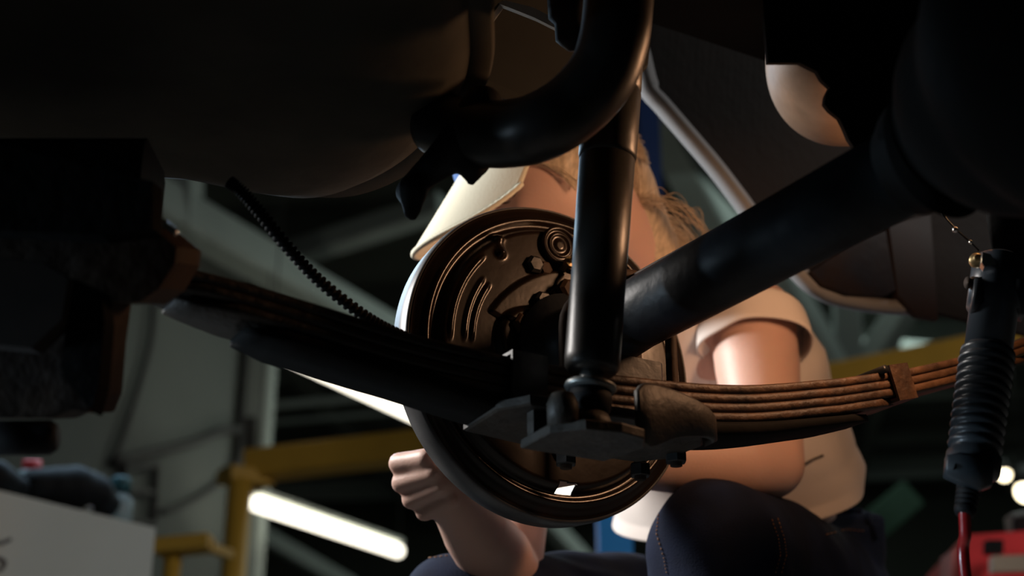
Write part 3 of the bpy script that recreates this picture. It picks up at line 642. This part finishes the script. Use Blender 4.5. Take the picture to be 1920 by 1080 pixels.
boss(960, 620, [(0, .011), (.005, .011), (.007, .008)], RUSTD, 'bolt', 6)
boss(1045, 850, [(0, .010), (.008, .010), (.011, .007)], BLKM, 'bolt', 6)
r1, t1 = pol(1045, 520); pa = Bp(r1, t1, .02); r2, t2 = pol(1062, 570); pb = Bp(r2, t2, .02)
mesh_obj('brake_line', tube(B(), smooth_path([pa, pa+AX*.012+V((.004, 0, -.01)), pb+AX*.008, pb+V((.03, 0, -.03)), CAR(.0, .07, Dz+.036), CAR(.0, .3, Dz+.036)], 8), .0028, 10), RUSTD, bpl)
for a0, a1 in ((125, 235), (-48, 55)):
    bm = B(); rows = []
    for k in range(31):
        th = math.radians(a0+(a1-a0)*k/30)
        rows.append([bm.verts.new(Bp(r, th, h)) for r, h in ((.131, -.008), (.140, -.008), (.140, -.040), (.131, -.040))])
    for a, b in zip(rows, rows[1:]):
        for i in range(4): bm.faces.new((a[i], a[(i+1) % 4], b[(i+1) % 4], b[i]))
    bm.faces.new(rows[0][::-1]); bm.faces.new(rows[-1]); mesh_obj('brake_shoe', bm, RUSTD, bpl)
t = thing('wheel_hub', 'steel wheel hub flange with studs behind the brake plate', 'wheel hub', D+OX*.05)
mesh_obj('flange', lathe(B(), D+OX*.002, D+OX*.07, [(0, .03), (.04, .032), (.045, .068), (.054, .068), (.056, .036), (.07, .034)], 40), RUSTD, t)
for k in range(5):
    q = D+SX*.054*math.cos(k*1.2566)+V((0, 0, .054*math.sin(k*1.2566)))
    mesh_obj('wheel_stud', lathe(B(), q+OX*.055, q+OX*.09, [(0, .006), (.03, .006), (.033, .004)], 14), ZINC, t)
# ================================================================== WORK LIGHT
def wlp(px, py, d=1.2): return P(px, py, d)
A0 = wlp(1821, 893, 1.15); A1 = wlp(1875, 492, 1.24); ua = (A1-A0).normalized(); LL = (A1-A0).length
k_ = LL/404.6
wk = thing('work_light', 'black hand-held work light with ribbed grip and red cord', 'work light', A0)
prof = [(0, .014), (.002, .0205), (.004, .0215), (.018, .0218), (.020, .0198)]
h = .022; n = 10; step = (.108-.022)/n
for i in range(n):
    r0 = .0198+.0012*i/n
    prof += [(h+.0015, r0-.0010), (h+.0022, r0+.0014), (h+step*.55, r0+.0024), (h+step-.0012, r0+.0010), (h+step-.0006, r0-.0012)]
    h += step
prof += [(.1085, .0195), (.110, .0225), (.1145, .0222), (.116, .0205)]
mesh_obj('grip', lathe(B(), A0, A1, prof, 48), GRIP, wk)
mesh_obj('handle_tube', lathe(B(), A0, A1, [(.112, .0196), (.155, .0202), (.156, .0228), (LL-.002, .0232), (LL, .0215)], 48), mat('handle_plastic', (.034, .046, .060), .3, coat=.3), wk)
xa, ya, _ = frame(ua)
side = V((-1, -.25, 0)); side = (side-ua*side.dot(ua)).normalized()
camd = (V((0, 0, CZ))-A0).normalized()
q = wlp(1786, 873, 1.130)
mesh_obj('hang_hole', lathe(B(), q-camd*.004, q+camd, [(0, .003), (.0035, .0034)], 16), RUBBER, wk)
mesh_obj('end_lug', prism(B(), [wlp(x, y, 1.130) for x, y in [(1776, 852), (1800, 846), (1866, 858), (1862, 908), (1836, 918), (1773, 888)]], (.002, .016, 0), .05), GRIP, wk)
mesh_obj('strain_relief', lathe(B(), wlp(1808, 966, 1.135), A0, [(0, .0075), (.003, .0085)]+[(.005+.0042*i+dx, .0088+.0003*i-(.0018 if dx > .002 else 0)) for i in range(6) for dx in (0, .002, .0025, .0038)]+[(.034, .012)], 24), RUBBER, wk)
c1 = wlp(1810, 1080, 1.135)
mesh_obj('cord', tube(B(), smooth_path([wlp(1808, 955, 1.135), wlp(1810, 1000, 1.135), c1, V((c1.x+.005, c1.y, .2)), V((c1.x+.03, c1.y+.02, .03)), V((c1.x+.15, c1.y+.1, .006)), V((c1.x+.5, c1.y+.3, .006))], 8), .0048, 14), REDC, wk, True, 'glossy red power cord')
mesh_obj('side_lug', prism(B(), [wlp(x, y, 1.205) for x, y in [(1828, 520), (1842, 517), (1846, 580), (1822, 582)]], (.003, .02, 0), .05), GRIP, wk)
mesh_obj('side_lug', prism(B(), [wlp(x, y, 1.205) for x, y in [(1904, 520), (1925, 522), (1922, 590), (1902, 585)]], (.003, .02, 0), .05), GRIP, wk)
mesh_obj('switch_button', lathe(B(), wlp(1838, 532, 1.22), wlp(1810, 530, 1.215), [(0, .006), (.008, .006), (.009, .004), (.012, .004), (.013, .0055)], 14), RUSTD, wk)
q = wlp(1833, 486, 1.22)
mesh_obj('thumb_screw', lathe(B(), q+V((0, .006, 0)), q-V((0, 1, 0)), [(0, .0060), (.003, .0064), (.005, .0064), (.0055, .0045), (.009, .004), (.0095, .0028)], 20), BRASS, wk, label='brass screw and washer')
mesh_obj('metal_tab', prism(B(), [wlp(x, y, 1.200) for x, y in [(1842, 472), (1858, 476), (1868, 496), (1846, 500), (1840, 492)]], (.002, .012, 0), .04), STEEL, wk, False, 'bright metal tab')
# shield: half trough opening away from the camera, bulb inside
H0 = A1+ua*.004; H1 = A1+ua*.24
bm = B(); rows = []
open_dir = (V((-.72, .60, .25))); open_dir = (open_dir-ua*open_dir.dot(ua)).normalized(); pd = ua.cross(open_dir).normalized()
for (hh, sc) in [(0, .45), (.02, .9), (.05, 1), (.2, 1), (.225, .8), (.236, .4)]:
    rows.append([bm.verts.new(H0+ua*hh+(-open_dir*math.cos(an)+pd*math.sin(an))*.036*sc) for an in [math.radians(-95+190*k/24) for k in range(25)]])
for a, b in zip(rows, rows[1:]):
    for i in range(24): bm.faces.new((a[i], a[i+1], b[i+1], b[i]))
o = mesh_obj('shield', bm, BLACK, wk, True, 'black lamp shield'); m_ = o.modifiers.new('s', 'SOLIDIFY'); m_.thickness = .0015
bc = H0+ua*.16
mesh_obj('bulb', lathe(B(), H0+ua*.11, H1, [(0, .008), (.01, .012), (.10, .012), (.112, .007)], 24), WARM, wk)
ls = bpy.data.lights.new('work_bulb', 'AREA'); ls.shape = 'RECTANGLE'; ls.size = .05; ls.size_y = .15; ls.energy = 1.75; ls.color = (1, .53, .28)
lo = bpy.data.objects.new('work_bulb', ls); COL.objects.link(lo); lo.location = bc+open_dir*.016
lo.rotation_euler = open_dir.to_track_quat('-Z', 'Y').to_euler()
mesh_obj('hook_wire', tube(B(), smooth_path([wlp(1835, 470, 1.22), wlp(1820, 455, 1.22), wlp(1792, 430, 1.22), wlp(1765, 400, 1.22)], 5), .0009, 6), BLKM, wk)
for px, py, r in ((1791, 431, .0026), (1820, 454, .0018)):
    mesh_obj('ferrule', ball(B(), wlp(px, py, 1.217), r, 2), STEEL, wk, label='shiny wire ferrule')
# ================================================================== PERSON
Hc = P(1036, 333, 1.70)
wv = V((-.70, -.35, -.62)).normalized(); lv = V((.45, -.89, 0)).normalized(); lv = (lv-wv*lv.dot(wv)).normalized(); uv = wv.cross(lv).normalized()
J = dict(pel=P(1420, 1130, 1.98), waist=P(1408, 985, 1.98), chest=P(1315, 720, 1.91), neck=P(1235, 575, 1.87),
         shL=P(1410, 600, 1.80), elL=P(1440, 868, 1.68), wrL=P(1120, 862, 1.575),
         shR=P(1000, 640, 1.93), elR=P(955, 1078, 1.66), wrR=P(843, 935, 1.475),
         hipL=P(1530, 1130, 1.92), knL=P(1350, 1028, 1.58), hipR=P(1300, 1190, 2.0), knR=P(862, 1158, 1.60))
anL = V((J['knL'].x+.02, J['knL'].y+.08, .10)); anR = V((J['knR'].x+.03, J['knR'].y+.08, .10))
pr = thing('person', 'person in white t-shirt, cap and dark jeans crouching behind the brake plate', 'person', V((.2, 1.75, 0)))
bm = B()
def ell_loft(bm, secs, seg=32, cap=True):
    """secs: (centre, half width vector, half depth vector)"""
    rings = []
    for c, a, b in secs: rings.append([bm.verts.new(c+a*math.cos(t)+b*math.sin(t)) for t in [2*math.pi*k/seg for k in range(seg)]])
    for a, b in zip(rings, rings[1:]):
        for i in range(seg): bm.faces.new((a[i], a[(i+1) % seg], b[(i+1) % seg], b[i]))
    if cap: bm.faces.new(rings[0][::-1]); bm.faces.new(rings[-1])
    return bm
sh = (J['shL']-J['shR']).normalized()
spine = [J['pel'], J['waist'], J['chest'], J['neck']]
def dep(t): return sh.cross(t).normalized()
hipv = (J['hipL']-J['hipR']).normalized()
bodysecs = []
for c, t, w, d_, lat in [(J['pel']-V((0, 0, .06)), J['waist']-J['pel'], .12, .09, hipv), (J['pel'], J['waist']-J['pel'], .15, .105, hipv), (J['waist'], J['chest']-J['pel'], .118, .085, hipv),
                       ((J['waist']+J['chest'])/2, J['chest']-J['waist'], .128, .09, sh), (J['chest'], J['neck']-J['waist'], .14, .10, sh), (J['chest'].lerp(J['neck'], .6), J['neck']-J['chest'], .135, .085, sh), (J['neck'], J['neck']-J['chest'], .06, .055, sh)]:
    t = t.normalized(); lt = (lat-t*lat.dot(t)).normalized(); bodysecs.append((c, lt*w, t.cross(lt)*d_))
ell_loft(bm, bodysecs)
caps(bm, [(J['chest'].lerp(J['neck'], .7), .06), (J['neck'], .052), (Hc-wv*.03-uv*.06, .050)])
caps(bm, [(J['neck'].lerp(J['shL'], .4), .055), (J['shL'], .054), (J['shL'].lerp(J['elL'], .35), .052), (J['shL'].lerp(J['elL'], .7), .046), (J['elL'], .043)])
e, w_ = J['elL'], J['wrL']; caps(bm, [(e, .043), (e.lerp(w_, .2), .046), (e.lerp(w_, .6), .036), (w_, .026)])
caps(bm, [(J['neck'].lerp(J['shR'], .4), .055), (J['shR'], .050), (J['shR'].lerp(J['elR'], .4), .042), (J['elR'], .038)])
e, w_ = J['elR'], J['wrR']; caps(bm, [(e, .038), (e.lerp(w_, .25), .042), (e.lerp(w_, .6), .036), (e.lerp(w_, .85), .0275), (w_, .0245)])
for s_ in 'LR':
    a = anL if s_ == 'L' else anR
    caps(bm, [(J['hip'+s_], .085), (J['hip'+s_].lerp(J['kn'+s_], .5), .068), (J['kn'+s_], .052), (J['kn'+s_].lerp(a, .4), .05), (a, .035)])
# right hand: fist, finger middles facing the camera
K = [((792, 868, 1.515), (749, 869, 1.475), (800, 860, 1.448), (835, 868, 1.47), .0112),
     ((800, 898, 1.52), (754, 905, 1.475), (815, 886, 1.445), (850, 890, 1.47), .0110),
     ((812, 922, 1.515), (772, 936, 1.475), (832, 909, 1.445), (862, 910, 1.47), .0104),
     ((826, 944, 1.505), (796, 960, 1.475), (846, 936, 1.450), (868, 930, 1.475), .0094)]
wr = J['wrR']
for mcp, pip, dip, tip, r in K:
    a, b, c, d_ = P(*mcp), P(*pip), P(*dip), P(*tip)
    caps(bm, [(wr.lerp(a, .3), .018), (a, r*1.12), (a.lerp(b, .8), r*1.02), (b, r*1.04), (b.lerp(c, .5), r*.97), (c, r*.98), (d_, r*.8)])
caps(bm, [(wr, .0235), (P(835, 915, 1.50), .022), (P(815, 900, 1.515), .020)])
caps(bm, [(P(850, 905, 1.485), .017), (P(862, 875, 1.455), .0135), (P(850, 846, 1.44), .0115), (P(836, 832, 1.44), .0095)])
# left hand behind the plate
w_ = J['wrL']; fd = (P(1010, 850, 1.56)-w_).normalized(); sd = V((0, 0, 1)); sd = (sd-fd*sd.dot(fd)).normalized(); pn = fd.cross(sd).normalized()
if pn.y > 0: pn = -pn
caps(bm, [(w_, .026), (w_+fd*.05+sd*.018, .019)]); caps(bm, [(w_, .024), (w_+fd*.05-sd*.020, .018)])
for i, L_ in enumerate((.07, .078, .072, .056)):
    m0 = w_+fd*(.085-.004*abs(i-1))+sd*(.030-.020*i)
    caps(bm, [(w_+fd*.04+sd*(.018-.012*i), .014), (m0, .0105), (m0+fd*L_*.42+pn*.008, .0095), (m0+fd*L_*.62+pn*.028, .0088), (m0+fd*L_*.60+pn*.045, .0075)])
caps(bm, [(w_+fd*.02+sd*.02, .015), (w_+fd*.05+sd*.045+pn*.01, .0115), (w_+fd*.075+sd*.055+pn*.02, .0095)])
# head
hb = B(); res = bmesh.ops.create_icosphere(hb, subdivisions=6, radius=1)
def gs(x, y, cx, cy, sx, sy): return math.exp(-((x-cx)/sx)**2-((y-cy)/sy)**2)
for v in hb.verts:
    n_ = V(v.co); x, y, z = n_     # x her left, y forward, z up
    rx, ry, rz = .074, .096, .112
    low = max(0, -z)
    X = x*rx*(1-.28*low**1.5); Y = y*ry*(1 if y > 0 else 1.0)-.010*low*(1 if y < 0 else 0)+.004; Z = z*rz
    if y < 0: Z += .012*low; 
    fr_ = max(0, y)
    f = 0
    if y > .15:
        f += .024*gs(x, z, 0, -.16, .13, .13)+.011*gs(x, z, 0, .02, .09, .20)          # nose
        f -= .012*(gs(x, z, .36, .10, .20, .14)+gs(x, z, -.36, .10, .20, .14))            # eye sockets
        f += .0075*(gs(x, z, .37, .08, .13, .085)+gs(x, z, -.37, .08, .13, .085))         # lids
        f += .006*(gs(x, z, .35, .28, .24, .07)+gs(x, z, -.35, .28, .24, .07))            # brows
        f += .006*(gs(x, z, .45, -.18, .2, .18)+gs(x, z, -.45, -.18, .2, .18))            # cheeks
        f += .007*gs(x, z, 0, -.46, .22, .05)+.007*gs(x, z, 0, -.57, .18, .055)-.004*gs(x, z, 0, -.515, .24, .02)
        f += .010*gs(x, z, 0, -.80, .25, .14)
    v.co = Hc+lv*X+wv*(Y+f)+uv*Z
m_ = bpy.data.meshes.new('h'); hb.to_mesh(m_); hb.free(); bm.from_mesh(m_); bpy.data.meshes.remove(m_)
for sg in (-1, 1):
    ec = Hc+lv*sg*.076-wv*.004-uv*.002
    pts = [ec+uv*.028*math.cos(a)-wv*(.004+.016*math.sin(a))*1+lv*sg*.006 for a in [math.radians(-10+200*k/8) for k in range(9)]]
    caps(bm, [(p, .0045) for p in pts]); caps(bm, [(ec-uv*.026, .006), (ec-uv*.018+wv*.002, .0055)])
body = fuse('body', bm, SKIN, .0028, pr, 2)
# lashes and brow
def fp(x, z, o=.001):   # approximate point on the face from unit-sphere x, z
    y = math.sqrt(max(0, 1-x*x-z*z)); f = -.012*gs(x, z, .36, .10, .20, .14)+.0075*gs(x, z, .37, .08, .13, .085)+.006*gs(x, z, .35, .28, .24, .07)
    return Hc+lv*x*.074+wv*(y*.096+.004+f+o)+uv*z*.112
mesh_obj('eyelashes', tube(B(), smooth_path([fp(.20, .04), fp(.28, .0), fp(.38, -.015), fp(.50, .02), fp(.56, .05)], 5), .0014, 6), LASH, pr)
mesh_obj('eyebrow', tube(B(), smooth_path([fp(.16, .27), fp(.30, .32), fp(.45, .33), fp(.60, .27)], 5), .0026, 8), mat('brow_hair', (.22, .11, .06), .8), pr)
# cap
capo = thing('cap', '', '', Hc); del capo['label']; del capo['category']; capo.parent = pr; capo.matrix_parent_inverse = Matrix.Translation(-pr.location)
bm = B(); rows = []
for i in range(15):
    ph = math.radians(3+84*i/14); ring_ = []
    for k in range(48):
        t_ = 2*math.pi*k/48; x, y, z = math.cos(t_)*math.cos(ph), math.sin(t_)*math.cos(ph), math.sin(ph)
        ring_.append(bm.verts.new(Hc+lv*x*.083+wv*(y*.107+.002)+uv*(.050+z*.084-.022*max(0, y)*(1-z))))
    rows.append(ring_)
for a, b in zip(rows, rows[1:]):
    for i in range(48): bm.faces.new((a[i], a[(i+1) % 48], b[(i+1) % 48], b[i]))
bm.faces.new(rows[-1])
o = mesh_obj('crown', bm, CAPB, capo, True, 'blue cap crown'); o.modifiers.new('s', 'SOLIDIFY').thickness = .002
bm = B(); rows = []; NS, NTT = 48, 16
def brim(s, t_, o_=0):   # s -1..1 across, t 0..1 outwards
    an = s*math.radians(58); x0, y0 = math.sin(an)*.084, math.cos(an)*.106
    ln = .108*math.cos(s*math.pi/2*.93)**.40
    x = x0*(1+.10*t_); y = y0+ln*t_
    droop = -.030*(abs(x)/.075)**2-.45*ln*t_
    return Hc+lv*x+wv*y+uv*(.056+droop+o_)
for j in range(NTT+1): rows.append([bm.verts.new(brim(-1+2*i/NS, j/NTT)) for i in range(NS+1)])
for a, b in zip(rows, rows[1:]):
    for i in range(NS): bm.faces.new((a[i], a[i+1], b[i+1], b[i]))
o = mesh_obj('brim', bm, CAPW, capo, True, 'cream curved cap brim'); m_ = o.modifiers.new('s', 'SOLIDIFY'); m_.thickness = .004; m_.offset = 0
bm = B(); tube(bm, [brim(-1+2*i/96, 1) for i in range(97)], [.0030+.0005*(i % 2) for i in range(97)], 8)
mesh_obj('brim_piping', bm, CAPW, capo)
# hair
bm = B()
res = bmesh.ops.create_icosphere(bm, subdivisions=4, radius=1)
for v in bm.verts:
    x, y, z = v.co; back_ = 1 if y < .25 else max(0, 1-(y-.25)*2)
    v.co = Hc+lv*x*(.079+.006*back_)+wv*(y*.097-.010)+uv*(z*.113*(1 if z > 0 else .75)+.008)
caps(bm, [(Hc-wv*.075-uv*.01, .055), (P(1185, 440, 1.78), .05), (P(1225, 500, 1.80), .046), (P(1245, 560, 1.80), .030)])
hair = fuse('hair', bm, HAIR, .005, pr, 3, lambda p: .002*noise.noise(V((p.x*90, p.y*90, p.z*16))))
bm = B()
def strand(pts, r=.0006, jit=.006, seed=0):
    q = [V(p)+V([random.gauss(0, jit) for _ in range(3)]) for p in pts]; s_ = smooth_path(q, 5)
    tube(bm, s_, [r*(1-.5*i/len(s_)) for i in range(len(s_))], 4)
def hs(th, ph, k=1.0):  # point around the scalp
    return Hc+lv*.086*k*math.cos(ph)*math.cos(th)+wv*(.10*k*math.cos(ph)*math.sin(th)-.01)+uv*.118*k*math.sin(ph)
for i in range(260):     # temple lock sweeping from cap edge back
    a = random.uniform(-.5, .55); strand([hs(.72+a*.2, .46, .99), hs(.45+a*.2, .32+a*.15, 1.02), hs(.1+a*.2, .15+a*.35, 1.04), hs(-.4, 0+a*.5, 1.1), hs(-.9, -.2+a*.4, 1.1)], .0007, .002)
for i in range(14):      # wisp falling over the temple
    a = random.random(); strand([hs(.80, .44, 1.0), hs(.72+.04*a, .20, 1.04), hs(.55+.05*a, -.02, 1.05), hs(.42+.1*a, -.28, 1.04)], .0006, .0015)
for i in range(170):     # loose hair on the nape
    a = random.random(); strand([Hc-wv*.06+uv*(.06-.1*a)+lv*.06, P(1190+20*a, 385+70*a, 1.76), P(1240+30*a, 400+80*a, 1.77), P(1290+20*a, 445+90*a, 1.80), P(1300, 520+60*a, 1.80)], .0006, .006)
for i in range(26):     # flyaways
    a = random.random(); strand([P(1185, 378+10*a, 1.72), P(1225, 370+14*a, 1.71), P(1270, 378+24*a, 1.71), P(1300+10*a, 400+26*a, 1.71), P(1325, 440+20*a, 1.72)], .0005, .005)
mesh_obj('loose_strands', bm, HAIR, hair)
# t-shirt
bm = B()
def nz(p, s, a): return noise.noise(V((p.x*s, p.y*s, p.z*s)))*a
hem = P(1385, 958, 1.96)
ss = []
for c, t, w, d_, lat in [(P(1382, 942, 1.95), J['chest']-J['pel'], .176, .118, hipv), (P(1384, 918, 1.95), J['chest']-J['pel'], .172, .115, hipv), (P(1376, 880, 1.94), J['chest']-J['pel'], .163, .112, hipv.lerp(sh, .3)),
                         (P(1368, 800, 1.92), J['chest']-J['waist'], .155, .112, hipv.lerp(sh, .6)), (J['chest'], J['neck']-J['waist'], .172, .116, sh), (J['chest'].lerp(J['neck'], .5), J['neck']-J['chest'], .160, .105, sh),
                         (J['chest'].lerp(J['neck'], .8), J['neck']-J['chest'], .135, .085, sh), (J['chest'].lerp(J['neck'], 1.0), J['neck']-J['chest'], .080, .066, sh), (J['chest'].lerp(J['neck'], 1.08), J['neck']-J['chest'], .066, .060, sh)]:
    t = t.normalized(); lt = (lat-t*lat.dot(t)).normalized(); ss.append((c, lt*w, t.cross(lt)*d_))
# densify
den = []
for i in range(len(ss)-1):
    for k in range(8):
        f = k/8; den.append(tuple(ss[i][j].lerp(ss[i+1][j], f) for j in range(3)))
den.append(ss[-1])
bb = B(); ell_loft(bb, den, 96, False)
for v in bb.verts:
    c = V(v.co); ax = J['chest'].lerp(J['waist'], .5); dr = (c-ax); dr.z = 0; dr.normalize()
    f = nz(c, 9, .014)+.013*math.sin((c.x*3+c.z*22+c.y*8)+3*noise.noise(c*7))*noise.noise(c*5+V((3, 1, 2)))*2
    v.co = c+dr*f
mm = bpy.data.meshes.new('x'); bb.to_mesh(mm); bb.free(); bm.from_mesh(mm)
def sleeve(sh_, el, k1, k2, ln=.42, flare=.078):
    bb = B(); t = (el-sh_).normalized(); x, y, _ = frame(t); n = 20
    a0 = J['neck'].lerp(sh_, .55)+V((0, 0, -.005)); secs = []
    for i in range(n+1):
        f = i/n; c = a0.lerp(sh_, min(1, f*1.6)) if f < .62 else sh_.lerp(el, (f-.62)/.38*ln)
        secs.append((c, x*(.066+(flare-.066)*f), y*(.066+(flare-.066)*f)))
    ell_loft(bb, secs, 64, False)
    for v in bb.verts: v.co = v.co+V((nz(v.co, 14, .010), nz(v.co+V((5, 5, 5)), 14, .010), nz(v.co+V((9, 2, 5)), 12, .006)))
    mm = bpy.data.meshes.new('x'); bb.to_mesh(mm); bb.free(); bm.from_mesh(mm)
sleeve(J['shL'], J['elL'], 0, 0, .22, .070); sleeve(J['shR'], J['elR'], 0, 0, .30, .066)
o = mesh_obj('t_shirt', bm, SHIRT, pr, True, 'loose white short-sleeved t-shirt'); m_ = o.modifiers.new('s', 'SOLIDIFY'); m_.thickness = .0025; m_.offset = 0
# jeans
bm = B(); secs = []
for c, w, d_ in [(J['pel']-V((0, 0, .09)), .12, .10), (J['pel']-V((0, 0, .03)), .170, .13), (J['pel']+V((0, 0, .03)), .172, .128), (P(1445, 1040, 1.97), .160, .115), (P(1455, 975, 1.97), .148, .108)]:
    t = (J['waist']-J['pel']).normalized(); lt = (hipv-t*hipv.dot(t)).normalized(); secs.append((c, lt*w, t.cross(lt)*d_))
ell_loft(bm, secs)
for s_ in 'LR':
    a = anL if s_ == 'L' else anR; h_, k_2 = J['hip'+s_], J['kn'+s_]
    kr = .079 if s_ == 'L' else .073
    caps(bm, [(h_, .104), (h_.lerp(k_2, .5), .094), (h_.lerp(k_2, .85), .082), (k_2, kr), (k_2.lerp(a, .25), kr*.95), (k_2.lerp(a, .7), .070), (a+V((0, 0, .02)), .062)])
def fold(p):
    w = noise.noise(p*6)*1.5
    return .007*noise.noise(V((p.x*13, p.y*13, p.z*13)))+.0045*math.sin(p.z*60+p.x*38+w*4)*max(0, noise.noise(p*7+V((2, 3, 4)))+.25)
jeans = fuse('jeans', bm, DENIM, .006, pr, 4, fold, 'dark blue denim jeans')
# boots
for a in (anL, anR):
    bm = B(); caps(bm, [(a+V((0, .0, .02)), .052), (a+V((0, .01, -.04)), .05)]); caps(bm, [(a+V((0, .03, -.06)), .038), (a+V((-.01, -.09, -.06)), .036), (a+V((-.02, -.15, -.064)), .032)])
    b_ = fuse('boot', bm, BOOT, .007, pr, 4)
    mesh_obj('sole', prism(B(), [V((a.x+dx, a.y+dy, 0)) for dx, dy in [(-.035, .075), (.035, .075), (.04, 0), (.035, -.12), (.01, -.18), (-.04, -.185), (-.06, -.13), (-.045, 0)]], (0, 0, .022), .03), SOLE, b_, False)
# stitched seams lying on the cloth
def seam(o, pts, r=.0010, dash=True):
    bm = B(); q = []
    for a, b in zip(pts, pts[1:]):
        for k in range(10): q.append((a[0]+(b[0]-a[0])*k/10, a[1]+(b[1]-a[1])*k/10))
    w = [surf(o, *p) for p in q]; w = [p for p in w if p is not None]
    for i_, (a, b) in enumerate(zip(w, w[1:])):
        if (b-a).length < .03 and (not dash or i_ % 2 == 0): tube(bm, [a, b], r, 6)
    return bm
bpy.context.view_layer.update()
bm0 = None
for pts in ([(1446, 975), (1458, 1010), (1462, 1040), (1452, 1078)], [(1457, 973), (1469, 1010), (1473, 1040), (1463, 1078)], [(1236, 965), (1232, 1000), (1246, 1045), (1252, 1078)], [(1548, 1003), (1585, 994), (1622, 996)], [(760, 1068), (800, 1048), (850, 1042)]):
    mesh_obj('seam', seam(jeans, pts, .0007), STITCH, jeans)
for pts in ([(1540, 968), (1580, 960), (1620, 962)],): mesh_obj('waistband', seam(jeans, pts, .006, False), DENIM, jeans)
mesh_obj('belt_loop', seam(jeans, [(1628, 965), (1634, 990), (1642, 1012)], .004, False), DENIM, jeans)
shirt_o = bpy.data.objects['t_shirt']
mesh_obj('dark_seam', seam(shirt_o, [(1502, 874), (1522, 862), (1544, 853)], .0018), CONDUIT, shirt_o)
# rolling stool under the crouching person
st = V((J['pel'].x, J['pel'].y+.01, 0))
t = thing('mechanic_stool', 'low round black stool under the seated person', 'stool', st)
zt = J['pel'].z-.155
mesh_obj('seat', lathe(B(), st+V((0, 0, zt-.06)), st+V((0, 0, zt)), [(0, .14), (.008, .16), (.045, .16), (.06, .145)], 40), RUBBER, t)
mesh_obj('pedestal', lathe(B(), st+V((0, 0, .06)), st+V((0, 0, 1)), [(0, .025), (zt-.12, .025)], 20), ZINC, t)
for k in range(5):
    an = k*math.pi*2/5+.3; dv = V((math.cos(an), math.sin(an), 0))
    l_ = mesh_obj('leg', beam(B(), st+V((0, 0, .075)), st+dv*.22+V((0, 0, .06)), .035, .025), BLKM, t, False)
    mesh_obj('caster', lathe(B(), st+dv*.22+V((-.01*dv.y, .01*dv.x, .025)), st+dv*.22+V((.01*dv.y, -.01*dv.x, .025)), [(0, .022), (.001, .025), (.019, .025), (.02, .022)], 20), RUBBER, l_)
